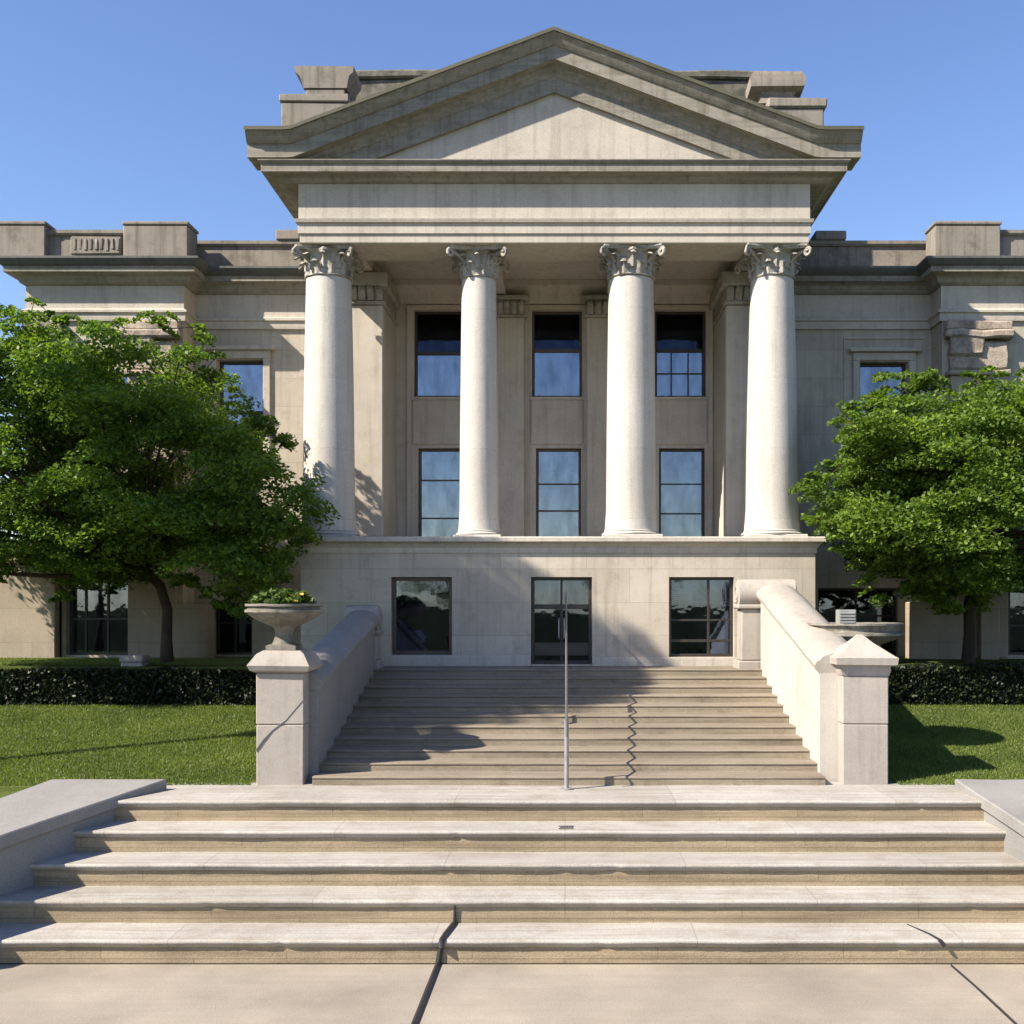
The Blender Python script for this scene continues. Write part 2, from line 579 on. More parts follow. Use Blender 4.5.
YP = 11.24
for xa0, xa1, xb0, xb1 in ((-14, -8.4, -14, -8.4), (-8.392, -1.40, -8.392, -1.305), (-1.38, 3.94, -1.285, 3.94),
                           (3.952, 9.6, 3.952, 9.6), (9.608, 14, 9.608, 14)):
    slab(xa0, xa1, xb0, xb1, -3, 4.49, -0.03, 0)
    slab(xa0, xa1, xb0, xb1, 4.5, YP, -0.03, 0)
tag(b.build('pavement', M['paving'], smooth=False), kind='structure')

# ------------------------------------------------------------------ lower steps
RISE, RUN = 0.255, 0.561
st = empty('stone_steps', (0, 11.22, 0), 'broad flight of five pale worn stone steps in the foreground', 'steps')
for i in range(5):
    y0 = 11.22 + i * RUN
    zt = (i + 1) * RISE
    yb = y0 + RUN + 0.12 if i < 4 else DL + 0.3
    zb = zt - RISE
    b = MB()
    # riser body
    b.mi = 1
    xs0, xs1 = (-8.6, -8.0, -7.2, -6.6, -5.6)[i], (6.9, 6.7, 6.5, 6.3, 5.4)[i]
    b.box(xs0 + .02, xs1 - .02, y0 + 0.035, yb - .02, max(0.004, zb - 0.02), zt - 0.086, 0)
    # tread slab with a rounded nosing
    b.mi = 0
    r = 0.024
    zc_ = zt - r
    prof = [(yb, zt - 0.085), (y0 + 0.03, zt - 0.085), (y0 + 0.02, zt - 0.08)]
    prof += [(y0 - 0.02 + r - r * math.cos(a), zc_ + r * math.sin(a)) for a in [math.radians(q) for q in (-55, -25, 5, 35, 60, 80, 90)]]
    prof += [(yb, zt)]
    xs = []
    n = 240
    for k in range(n + 1):
        x = xs0 + (xs1 - xs0) * k / n
        ch = max(0, noise.noise(Vector((x * 4.3, i * 9.7, 4))) - .44) * .08
        xs.append((x, ch + 0.005 * noise.noise(Vector((x * 0.9, i * 7.1, 0))) + 0.004 * noise.noise(Vector((x * 7, i * 3.1, 2))),
                   0.006 * noise.noise(Vector((x * 1.3, i * 5.3, 9)))))
    b.extrude_x(prof, xs)
    b.build('step', [M['tread'], M['riser']], st)

# open black joint running from the second step down over the lowest one
j = MB()
pts = [(-1.297, YP - 0.02, 0.004), (-1.294, 11.24, 0.02), (-1.27, 11.25, 0.17), (-1.262, 11.19, 0.2), (-1.255, 11.2, 0.259), (-1.24, 11.35, 0.263), (-1.19, 11.74, 0.263), (-1.185, 11.80, 0.275), (-1.18, 11.79, 0.46)]
j.tube([(-1.40, 4.0, 0.003), (-1.335, 8.5, 0.003)] + pts, [0.03] * 9 + [0.018, 0.012], 8)
tag(j.build('joint_strip', M['black'], loc=(-1.2, 11, 0)), 'black rubber joint strip running down over the lowest steps onto the pavement', 'joint strip')
j = MB()
j.tube([(3.946, 8.0, 0.002), (3.95, 10.4, 0.003), (3.93, 11.17, 0.003)], [0.012, 0.012, 0.014], 6)
j.tube([(3.86, 11.19, 0.2), (3.82, 11.19, 0.254), (3.78, 11.4, 0.257), (3.66, 11.76, 0.257)], [0.02, 0.02, 0.014, 0.006], 6)
tag(j.build('crack_filler', M['black'], loc=(3.82, 10, 0)), 'thin dark filled crack across the pavement and lowest step', 'crack filler')
# drain cover on the second tread from the top
g = MB()
dz = 4 * RISE
for k in range(5):
    g.box(-0.06 + k * 0.032, -0.04 + k * 0.032, 13.02, 13.14, dz + 0.001, dz + 0.012, 0.002)
g.box(-0.075, 0.105, 13.00, 13.02, dz + 0.001, dz + 0.013, 0.002)
g.box(-0.075, 0.105, 13.14, 13.16, dz + 0.001, dz + 0.013, 0.002)
tag(g.build('drain_cover', M['darkmetal'], loc=(0, 13.08, dz)), 'small slotted metal drain cover set in a pale step below the handrail', 'drain cover')


# low walls flanking the lower steps, skewed in plan
def low_wall(side, label, xi, wd, flare):
    """inner face starts at xi beside the landing and opens outwards by flare per metre; the top falls gently to the front"""
    t = empty('low_wall', (xi, 14.0, 0), label, 'low wall')
    ya, yb = 10.6, 14.28
    zt = lambda y: 1.41 - 0.10 * (14.28 - y)
    def line(off, y, u):
        xin = xi + side * flare * (14.28 - y)
        xout = xi + side * (wd + 0.5 * flare * (14.28 - y))
        if side * (xout - xin) < 0.9: xout = xin + side * 0.9
        return xin + off * side if u == 0 else xout - off * side
    def ring(o, ya_, yb_, dz, absz=None):
        z = lambda y: absz if absz is not None else zt(y) + dz
        return [(line(o, ya_, 0), ya_, z(ya_)), (line(o, ya_, 1), ya_, z(ya_)), (line(o, yb_, 1), yb_, z(yb_)), (line(o, yb_, 0), yb_, z(yb_))]
    m = MB()
    m.loops([ring(.05, ya, yb - .04, 0, -.02), ring(.05, ya, yb - .04, -.17)])
    m.build('wall_body', M['slab'], t)
    m = MB()
    m.loops([ring(.03, ya - .03, yb - .02, -.168), ring(0, ya - .05, yb, -.14), ring(0, ya - .05, yb, -.015), ring(.015, ya - .035, yb - .015, 0)])
    bmesh.ops.subdivide_edges(m.bm, edges=m.bm.edges[:], cuts=5, use_grid_fill=True)
    m.rough(.007, 2.5)
    m.build('coping_slab', M['slab'], t)


low_wall(-1, 'low grey stone wall with its wide slab top, inner face in shade beside the steps', -5.17, 1.5, .40)
low_wall(1, 'low stone wall with brightly sunlit inner face next to the shaded patch of lawn', 5.06, 1.9, .04)

# ------------------------------------------------------------------ upper stairs
XL, XR = -3.36, 3.46
YT = 19.8
NS = 11
st = empty('entrance_stairs', (0, DL, LAND), 'upper flight of brown stained stone stairs rising to the entrance door', 'stairs')
for i in range(NS):
    rise = (TERR - LAND) / NS
    run = (YT - DL) / NS
    y0 = DL + i * run
    zt = LAND + (i + 1) * rise
    yb = y0 + run + 0.05 if i < NS - 1 else 20.42
    b = MB()
    b.mi = 1
    b.box(XL + .004, XR - .004, y0 + 0.004, yb - .03, zt - rise - 0.03, zt - 0.041, 0)
    b.mi = 0
    r = 0.016
    prof = [(yb, zt - 0.04), (y0 + 0.008, zt - 0.04)]
    prof += [(y0 - 0.004 + r - r * math.cos(a), zt - r + r * math.sin(a)) for a in [math.radians(q) for q in (-50, -20, 20, 50, 75, 90)]]
    prof += [(yb, zt)]
    n = 40
    xs = [(XL + 0.003 + (XR - XL - 0.006) * k / n, 0.008 * noise.noise(Vector((k * 0.25, i * 4.7, 1))), 0.005 * noise.noise(Vector((k * 0.3, i * 2.9, 5)))) for k in range(n + 1)]
    b.extrude_x(prof, xs)
    b.build('step', [M['stair'], M['stair_riser']], st)

# ------------------------------------------------------------------ stair side walls, pedestals, urns


def side_wall(xa, xb, ztop0, ztop1, label, mat, inner):
    t = empty('stair_wall', ((xa + xb) / 2, 17, LAND), label, 'stair wall')
    ya, yb = 14.93, 19.45
    m = MB()
    n = 12
    rings = []
    for k in range(n + 1):
        y = ya + (yb - ya) * k / n
        z = ztop0 + (ztop1 - ztop0) * k / n
        rings.append([(xa, y, LAND - 0.3), (xb, y, LAND - 0.3), (xb, y, z), (xa, y, z)])
    m.loops(rings)
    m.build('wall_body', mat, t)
    # rounded coping that follows the slope
    m = MB()
    w = (xb - xa) / 2 + 0.07
    cx = (xa + xb) / 2
    rings = []
    for k in range(n + 1):
        y = ya + (yb + .05 - ya) * k / n
        z = ztop0 + (ztop1 - ztop0) * k / n + 0.002
        wob = 0.006 * noise.noise(Vector((y * 2, xa, 0)))
        ring = [(cx - w + .05, z), (cx + w - .05, z), (cx + w - .01, z + .04), (cx + w, z + .1), (cx + w - .03, z + .15)]
        ring += [(cx + (w - .07) * math.cos(q), z + .17 + .10 * math.sin(q)) for q in [math.radians(v) for v in (0, 35, 65, 90, 115, 145, 180)]]
        ring += [(cx - w + .03, z + .15), (cx - w, z + .1), (cx - w + .01, z + .04)]
        rings.append([(x + wob, y, zz + wob) for x, zz in ring])
    m.loops(rings)
    m.build('coping', M['slab'] if inner > 0 else M['pedestal'], t)  # urn-side coping takes the darker stone too, as painted shade
    # end pier with a scroll on top
    xa = xa - .30 if inner < 0 else xa
    m = MB()
    zt = ztop1 - 0.12
    m.box(xa - .09, xb + .05, 19.50, 20.08, TERR - .1, TERR + .14, .02)
    m.box(xa - .03, xb + .0, 19.53, 20.02, TERR + .14, zt - .05, .02)
    m.box(xa - .10, xb + .05, 19.48, 20.08, zt - .05, zt + .03, .02)
    rings = []
    cz, cy, R = zt + 0.22, 19.75, 0.26
    for xx, sc in ((xa - .08, .8), (xa - .06, 1), (xb + .02, 1), (xb + .04, .8)):
        rings.append([(xx, cy + R * sc * math.cos(q), cz + R * sc * math.sin(q)) for q in [2 * math.pi * k / 20 for k in range(20)]])
    m.loops(rings)
    sxf = xa - .085 if inner < 0 else xb + .045
    for f in (xa - .082, xb + .042):
        m.tube([(f, cy + (.04 + .13 * k / 24) * math.cos(k * .5), cz + (.04 + .13 * k / 24) * math.sin(k * .5)) for k in range(25)], .018, 6)
    m.rough(.008, 4).build('end_pier', M['pedestal'], t)
    return t


side_wall(XL - .50, XL, ZC - 1.16, ZC - .36, 'sloping stair wall in shade on the urn side of the stairs', M['slab'], 1)  # darker slab stone on this wall stands in for its shade
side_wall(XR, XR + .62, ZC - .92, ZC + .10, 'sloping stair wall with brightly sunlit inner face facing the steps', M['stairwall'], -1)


def pedestal(cx, cy, hw, ztop, label, pyramid):
    t = empty('pedestal', (cx, cy, LAND), label, 'pedestal', 'pedestals at the foot of the stairs')
    m = MB()
    m.box(cx - hw, cx + hw, cy - hw, cy + hw, LAND - .02, LAND + .80, .012)
    m.box(cx - hw - .002, cx + hw + .002, cy - hw - .002, cy + hw + .002, LAND + .806, ztop, .012)
    m.rough(.004, 5)
    m.build('shaft', M['pedestal'], t)
    m = MB()
    h = hw
    if pyramid:
        m.sqlathe(cx, cy, [(h + .01, ztop), (h + .03, ztop + .06), (h + .03, ztop + .13), (h + .10, ztop + .15), (h + .11, ztop + .24), (h + .07, ztop + .265),
                           (h * .5, ztop + .43), (.03, ztop + .545)])
    else:
        m.sqlathe(cx, cy, [(h + .01, ztop), (h + .07, ztop + .03), (h + .10, ztop + .10), (h + .08, ztop + .13), (h + .0, ztop + .26), (h - .05, ztop + .29), (h - .06, ztop + .3)])
    m.rough(.012, 4)
    m.build('cap', M['pedestal'], t)
    return t


PL = (X(282, 14.75), 14.95)
PR = (X(864, 14.75), 14.98)
pl_ = pedestal(PL[0], PL[1], .315, Z(673, 14.65), 'cracked stone pedestal carrying the broad urn with flowers', False)
m = MB()
yf = PL[1] - .320
m.tube([(PL[0] - .316, yf, LAND + .46), (PL[0] - .22, yf, LAND + .60), (PL[0] - .10, yf, LAND + .73), (PL[0] + .08, yf, LAND + .86), (PL[0] + .2, yf, LAND + 1.0), (PL[0] + .314, yf, LAND + 1.14)], [.009, .010, .008, .006, .004, .003], 6)
m.rough(.01, 9).build('crack', M['darkmetal'], pl_)
pedestal(PR[0], PR[1], .305, Z(676, 14.65), 'white sunlit stone pedestal with pyramid cap', True)


def urn(cx, cy, z0, label, R, H, mat, sc=1.0):
    t = empty('urn', (cx, cy, z0), label, 'urn')
    m = MB()
    m.sqlathe(cx, cy, [(.20 * sc, z0), (.20 * sc, z0 + .06), (.16 * sc, z0 + .075)])
    m.lathe(cx, cy, [(.17 * sc, z0 + .07), (.15 * sc, z0 + .1), (.12 * sc, z0 + .19), (.125 * sc, z0 + .26), (.15 * sc, z0 + .31), (.19 * sc, z0 + .335)], 32)
    m.build('foot', mat, t)
    m = MB()
    zb = z0 + .33
    m.lathe(cx, cy, [(.19 * sc, zb), (.30 * sc, zb + .04), (R * .82, zb + .11), (R * .94, zb + .16), (R, zb + .18), (R, zb + .21), (R * .93, zb + .22), (R * .9, zb + .25),
                     (R * .93, zb + H - .04), (R * .99, zb + H - .03), (R * .99, zb + H), (R * .9, zb + H), (R * .86, zb + H - .05), (.02, zb + H - .06)], 48)
    m.rough(.008, 5)
    m.build('bowl', mat, t)
    return t, zb + H


zu = Z(673, 14.65) + .30
u, zrim = urn(PL[0] - .02, PL[1], zu, 'broad stone urn planted with leaves and yellow flowers', .52, .29, M['urn'])
# planting
def clump(cx, cy, cz, rx, rz, n, length, width):
    P = rng.normal(size=(n, 3)); P = unit(P) * rng.uniform(0.3, 1.0, (n, 1)) ** 0.5
    C = np.array([cx, cy, cz]) + P * np.array([rx, rx, rz])
    U, V = leaves(C, length, width, 0.3)
    return C, U, V


C, U, V = clump(PL[0] - .05, PL[1], zrim + .03, .44, .17, 1100, .09, .05)
t = empty('flowering_plant', (PL[0], PL[1], zrim - .05), 'leafy plant with yellow flowers growing in the stone urn', 'plant')
cards('foliage', C, U, V, M['plant'], t)
for k in range(7):   # each bloom a ring of petals
    fx, fy, fz = PL[0] + random.uniform(.05, .42), PL[1] - random.uniform(.1, .34), zrim + random.uniform(.02, .13)
    an = np.array([2 * math.pi * q / 8 for q in range(8)])
    D = np.stack([np.cos(an), -.55 * np.ones(8) * .3 + np.sin(an) * .6, .5 * np.sin(an) + .25], 1)
    cards('flower', np.array([fx, fy, fz]) + D * .014, D * .020, unit(np.cross(D, np.array([[.1, -1, .4]]))) * .013, M['petal'], t)

# second urn stands behind the pyramid pedestal
TX, TY = X(854, 16.6), 16.6
t = empty('urn_stand', (TX, TY, 1.4), 'square stone stand under the shallow urn behind the pyramid cap', 'stand')
m = MB().box(TX - .3, TX + .3, TY - .3, TY + .3, 1.3, 2.62, .015); m.build('stand_block', M['pedestal'], t)
m = MB().sqlathe(TX, TY, [(.32, 2.62), (.37, 2.66), (.37, 2.70), (.28, 2.71)]); m.build('cap', M['pedestal'], t)
t, zr2 = urn(TX, TY, 2.71, 'shallow wide stone urn standing empty behind the pyramid cap', .72, .36, M['urn'], 1.3)
m = MB()
bx, by = X(845, 16.5), 16.45
m.box(bx - .13, bx + .13, by - .1, by + .1, zr2 - .06, zr2 + .20, .01)
for k in range(4):
    m.box(bx - .11, bx + .11, by - .112, by - .098, zr2 + .0 + k * .045, zr2 + .022 + k * .045, .003)
tag(m.build('vent_box', M['pale'], loc=(bx, by, zr2)), 'small pale slatted box sitting on the shallow urn', 'vent box')

# handrail up the middle of the stairs
HX = .02
t = empty('handrail', (HX, DL, LAND), 'slim grey metal handrail up the middle of the stairs', 'handrail')
def railz(y): return LAND + .92 + (y - 14.3) * (1.72 / 5.3)
m = MB()
m.tube([(HX, 14.12, railz(14.3) - .22), (HX, 14.14, railz(14.3) - .06), (HX, 14.3, railz(14.3)), (HX, 17, railz(17)), (HX, 19.6, railz(19.6)), (HX, 19.95, railz(19.6) + .02)], .016, 10)
m.build('rail', M['darkmetal'], t)
for y, zb in ((14.3, LAND), (16.9, LAND + 5 * (TERR - LAND) / NS), (19.65, TERR)):
    m = MB()
    m.tube([(HX, y, zb - .01), (HX, y, railz(min(y, 19.6)) - .01)], .03 if y < 15 else .018, 12)
    m.lathe(HX, y, [(.085, zb + .001), (.085, zb + .014), (.05, zb + .022)], 20)
    m.build('post', M['metal'] if y < 15 else M['darkmetal'], t)

# ------------------------------------------------------------------ hedges


def hedge(x0, x1, y0, y1, z0, z1, n, label):
    t = empty('hedge', ((x0 + x1) / 2, (y0 + y1) / 2, z0), label, 'hedge', 'clipped hedges along the terrace')
    m = MB()
    m.box(x0 + .05, x1 - .05, y0 + .08, y1 - .08, z0, z1 - .08, .03)
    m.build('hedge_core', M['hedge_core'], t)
    # leaves over front, top, ends
    C = np.empty((n, 3))
    C[:, 0] = rng.uniform(x0, x1, n)
    k = rng.uniform(size=n)
    top = k < .35
    C[:, 1] = np.where(top, rng.uniform(y0, y1, n), y0 + rng.exponential(.05, n))
    C[:, 2] = np.where(top, z1 - rng.exponential(.03, n), rng.uniform(z0, z1, n))
    e = k > .95
    C[e, 0] = np.where(rng.uniform(size=e.sum()) < .5, x0 + rng.uniform(0, .08, e.sum()), x1 - rng.uniform(0, .08, e.sum()))
    C[e, 1] = rng.uniform(y0, y1, e.sum())
    w = np.array([noise.noise(Vector((p[0] * 1.7, p[1] * 1.7, p[2] * 2))) for p in C])
    C[:, 1] -= np.where(top, 0, w * .06); C[:, 2] += np.where(top, w * .05, 0)
    U, V = leaves(C, .075, .045, 0.1)
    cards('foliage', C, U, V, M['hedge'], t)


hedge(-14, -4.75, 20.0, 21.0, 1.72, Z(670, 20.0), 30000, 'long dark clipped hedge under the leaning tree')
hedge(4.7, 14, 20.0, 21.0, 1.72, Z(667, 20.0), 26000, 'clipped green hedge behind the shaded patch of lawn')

m = MB()
bx = X(135, 20.9)
m.box(bx - .20, bx + .20, 20.72, 21.08, 1.8, Z(662, 20.9), .02)
m.box(bx - .22, bx + .22, 20.70, 21.1, Z(662, 20.9) + .001, Z(655, 20.9), .02)
m.rough(.008, 6)
tag(m.build('stone_block', M['pedestal'], loc=(bx, 20.9, 1.8)), 'small pale stone block rising behind the dark hedge', 'stone block')

# ------------------------------------------------------------------ the building
B = empty('civic_building', (-.2, 22, TERR), 'pale stone neoclassical building with a four column pedimented portico', 'building')
PCX = -.2
HWD = 4.72
PF = 20.4        # front plane of plinth and frieze
BW = 24.0        # back wall of the portico
WR = 24.3        # recessed wing walls
WP = 23.6        # projecting pavilions


def wall_panel(m, x0, x1, z0, z1, y, depth, openings, back=True):
    """flat wall front with real openings and reveals; openings (x0,x1,z0,z1)"""
    xs = sorted(set([x0, x1] + [v for o in openings for v in o[:2]]))
    zs = sorted(set([z0, z1] + [v for o in openings for v in o[2:]]))
    def inside(a, c):
        return any(o[0] - 1e-6 < a < o[1] + 1e-6 and o[2] - 1e-6 < c < o[3] + 1e-6 for o in openings)
    vf = {(i, k): m.bm.verts.new((xs[i], y, zs[k])) for i in range(len(xs)) for k in range(len(zs))}
    for i in range(len(xs) - 1):
        for k in range(len(zs) - 1):
            if not inside((xs[i] + xs[i + 1]) / 2, (zs[k] + zs[k + 1]) / 2):
                m._face([vf[i, k], vf[i + 1, k], vf[i + 1, k + 1], vf[i, k + 1]])
    for o in openings + [(x0, x1, z0, z1)]:
        a = [(o[0], o[2]), (o[1], o[2]), (o[1], o[3]), (o[0], o[3])]
        for (ax, az), (bx_, bz) in zip(a, a[1:] + a[:1]):
            m._face([m.bm.verts.new(p) for p in ((ax, y, az), (bx_, y, bz), (bx_, y + depth, bz), (ax, y + depth, az))])
    bv = [m.bm.verts.new(p) for p in ((x0, y + depth, z0), (x1, y + depth, z0), (x1, y + depth, z1), (x0, y + depth, z1))]
    m._face(bv)


def window(x0, x1, z0, z1, y, rec=.16, bars_v=(), bars_h=(), split=None, fm='frame', sill=None, pane='glass', fw=.055, upper='glass_dark', grid=None, name='window', blind=0.0):
    """frame mesh with panes (and a sill) as children; split: share of the height below the meeting rail"""
    m = MB()
    ya, yb = y + rec - .05, y + rec + .03
    e = .004
    m.box(x0 + e, x0 + fw, ya, yb, z0 + e, z1 - e, .006)
    m.box(x1 - fw, x1 - e, ya, yb, z0 + e, z1 - e, .006)
    m.box(x0 + fw, x1 - fw, ya + .003, yb, z1 - fw, z1 - e, .006)
    m.box(x0 + fw, x1 - fw, ya + .003, yb, z0 + e, z0 + fw, .006)
    for q in bars_v:
        xx = x0 + (x1 - x0) * q
        m.box(xx - .022, xx + .022, ya + .012, yb - .012, z0 + fw, z1 - fw, .004)
    for q, h in bars_h:
        zz = z0 + (z1 - z0) * q
        m.box(x0 + fw, x1 - fw, ya + .008, yb - .008, zz - h / 2, zz + h / 2, .004)
    zs = z0 + (z1 - z0) * split if split else None
    if split:
        m.box(x0 + fw, x1 - fw, ya + .005, yb - .005, zs - .035, zs + .035, .004)
    if grid:
        nx, nz, ga, gb = grid
        za, zb = z0 + (z1 - z0) * ga, z0 + (z1 - z0) * gb
        for k in range(1, nx):
            xx = x0 + (x1 - x0) * k / nx
            m.box(xx - .014, xx + .014, ya + .016, yb - .016, za, zb, .003)
        for k in range(1, nz):
            zz = za + (zb - za) * k / nz
            m.box(x0 + fw, x1 - fw, ya + .019, yb - .019, zz - .014, zz + .014, .003)
    w = m.build(name, M[fm], B)
    m = MB(); m.box(x0 + fw * .6, x1 - fw * .6, yb - .035, yb - .02, z0 + fw * .6, zs if split else z1 - fw * .6, 0)
    m.build('pane', M[pane], w, smooth=False)
    if split:
        m = MB(); m.box(x0 + fw * .6, x1 - fw * .6, yb - .037, yb - .022, zs + .001, z1 - fw * .6, 0)
        m.build('pane', M[upper], w, smooth=False)
    m = MB(); m.box(x0 + fw * .5, x1 - fw * .5, yb + .10, yb + .115, z0 + fw * .5, z1 - fw * .5, 0)
    m.build('room_shade_panel', M['room'], w, smooth=False)  # near-black panel stands in for the shade of the unlit room
    if blind:
        m = MB()
        zz = z1 - fw
        while zz > z1 - (z1 - z0) * blind:
            m.loops([[(x0 + fw, yb + .055, zz - .045), (x1 - fw, yb + .055, zz - .045), (x1 - fw, yb + .075, zz - .01), (x0 + fw, yb + .075, zz - .01)],
                     [(x0 + fw, yb + .057, zz - .046), (x1 - fw, yb + .057, zz - .046), (x1 - fw, yb + .077, zz - .011), (x0 + fw, yb + .077, zz - .011)]])
            zz -= .042
        m.build('blind', M['blind'], w, smooth=False)
    if sill:
        m = MB(); m.box(x0 - .06, x1 + .06, y - sill, y + rec - .055, z0 - .09, z0 - .002, .01)
        m.build('sill', M['smooth'], w)
    return w


# ---- plinth under the columns, with three openings
px0, px1 = PCX - 4.70, PCX + 4.84
ZP0, ZP1 = TERR - .12, Z(537, PF) - .30
op = [(X(391, PF), X(452, PF), Z(655, PF), Z(577, PF)),
      (X(531, PF), X(592, PF), TERR + .03, Z(577, PF)),
      (X(669, PF), X(734, PF), Z(657, PF), Z(577, PF))]
m = MB()
wall_panel(m, px0, px1, ZP0, ZP1, PF, .35, op)
m.box(px0, px1, PF + .352, BW + .3, ZP0, ZP1 - .002, 0)
pl = m.build('plinth', M['wall'], B, smooth=False)
# band and ledge
m = MB()
ZL = Z(537, PF)
m.sweep([(px0, BW), (px0, PF), (px1, PF), (px1, BW)],
        [(-1.2, ZP1 + .002), (.02, ZP1 + .002), (.03, ZP1 + .03), (.03, ZP1 + .10), (.07, ZP1 + .14), (.13, ZP1 + .20), (.16, ZP1 + .21), (.16, ZL - .02), (.14, ZL), (-1.2, ZL)])
m.box(px0 + 1.1, px1 - 1.1, PF + 1.1, BW, ZP1 + .01, ZL - .001, 0)
m.build('ledge', M['smooth'], pl)
m = MB()   # base course along the foot
m.box(px0 - .03, op[0][0] - .1, PF - .03, PF - .002, TERR - .1, TERR + .17, .01)
m.box(op[0][0] - .1, op[1][0] - .003, PF - .03, PF - .002, TERR - .1, op[0][2] - .01, .01)
m.box(op[1][1] + .003, op[2][1] + .1, PF - .03, PF - .002, TERR - .1, op[2][2] - .01, .01)
m.box(op[2][1] + .1, px1 + .03, PF - .03, PF - .002, TERR - .1, TERR + .17, .01)
m.build('base_course', M['smooth'], pl)
window(*op[0], PF, rec=.18, pane='glass_door', fm='bframe', fw=.07)
window(*op[2], PF, rec=.16, blind=.3, bars_v=(.62,), bars_h=((.46, .04), (.2, .05)), fm='frame', pane='glass_door')
dw = window(*op[1], PF, rec=.18, bars_v=(.5,), bars_h=((.66, .09), (.17, .24)), fm='frame', pane='glass_door', fw=.06, name='door')
m = MB()
xc = (op[1][0] + op[1][1]) / 2
for s in (-1, 1):
    m.tube([(xc + s * .05, PF + .10, TERR + .50), (xc + s * .05, PF + .06, TERR + .53), (xc + s * .05, PF + .06, TERR + .85), (xc + s * .05, PF + .10, TERR + .88)], .012, 8)
m.build('handle', M['metal'], dw)

# ---- columns
def capital(m, cx, cy, z0, z1, r, hw):
    """corinthian: bell, two rows of curled leaves, corner scrolls, abacus with hollow sides"""
    h = z1 - z0
    m.lathe(cx, cy, [(r * 1.03, z0 - .03), (r * 1.08, z0 - .012), (r * 1.03, z0 + .005), (r * .97, z0 + .02), (r * .98, z0 + h * .4), (r * 1.12, z0 + h * .75), (r * 1.3, z0 + h * .86)], 32)
    for row, (n, zb, zt, out, wd) in enumerate(((10, 0, .48, .13, .42), (10, .22, .76, .20, .42))):
        for k in range(n):
            a = 2 * math.pi * (k + .5 * row) / n + random.uniform(-.03, .03)
            ca, sa = math.cos(a), math.sin(a)
            rings = []
            ww = wd * r * random.uniform(.85, 1.05)
            for q in range(7):
                u = q / 6
                zz = z0 + h * (zb + (zt - zb) * math.sin(u * 1.9) / math.sin(1.57) if u < .83 else zb + (zt - zb) * (1.0 - (u - .83) * 1.2))
                rr = r * 1.0 + out * u ** 3 * 1.05 + .012
                wq = ww * (1 - .35 * u) * (1.0 if q % 2 == 0 else .82)
                row_pts = []
                for s, dpt in ((-1, -.022), (-.5, .006), (0, .022), (.5, .006), (1, -.022)):
                    row_pts.append((cx + (rr + dpt) * ca - s * wq * .5 * sa, cy + (rr + dpt) * sa + s * wq * .5 * ca, zz))
                back = [(cx + (rr - .03) * ca - s * wq * .45 * sa, cy + (rr - .03) * sa + s * wq * .45 * ca, zz - .005) for s in (1, 0, -1)]
                rings.append(row_pts + back)
            m.loops(rings)
    for k in range(4):
        a = math.pi / 4 + k * math.pi / 2
        ca, sa = math.cos(a), math.sin(a)
        pts = []
        R0 = hw * 1.30
        for q in range(6):
            u = q / 5
            rr = r * 1.02 + (R0 - r * 1.02) * u ** 1.6
            pts.append((cx + rr * ca, cy + rr * sa, z0 + h * (.45 + .42 * u)))
        for q in range(10):
            th = 1.2 - q * .75
            rad = .085 * (1 - q / 12)
            rr = R0 + rad * math.cos(th) - .03
            pts.append((cx + rr * ca, cy + rr * sa, z0 + h * .72 + rad * math.sin(th)))
        m.tube(pts, [.035] * 6 + [.032] * 10, 7)
        # smaller inner scrolls in the middle of each side
        b_ = k * math.pi / 2
        cb, sb = math.cos(b_), math.sin(b_)
        m.tube([(cx + (r * 1.22) * cb - (.05 * s_) * sb, cy + (r * 1.22) * sb + (.05 * s_) * cb, z0 + h * .82 + .03 * abs(s_) * 0) for s_ in (-1.6, -.8, 0, .8, 1.6)], [.02, .045, .06, .045, .02], 7)
    ring = []
    for k in range(4):
        a0 = math.pi / 4 + k * math.pi / 2
        p0 = Vector((math.cos(a0), math.sin(a0))) * hw * 1.38
        a1 = a0 + math.pi / 2
        p1 = Vector((math.cos(a1), math.sin(a1))) * hw * 1.38
        for q in range(8):
            u = (q + .35) / 7.7
            p = p0.lerp(p1, u)
            inn = -p.normalized() * (.16 * hw) * math.sin(math.pi * u)
            ring.append((p + inn))
    def lv(s, z): return [(cx + p.x * s, cy + p.y * s, z) for p in ring]
    m.loops([lv(.94, z0 + h * .86), lv(.97, z0 + h * .92), lv(1, z0 + h * .93), lv(1, z1)])
    m.rough(.018, 9)


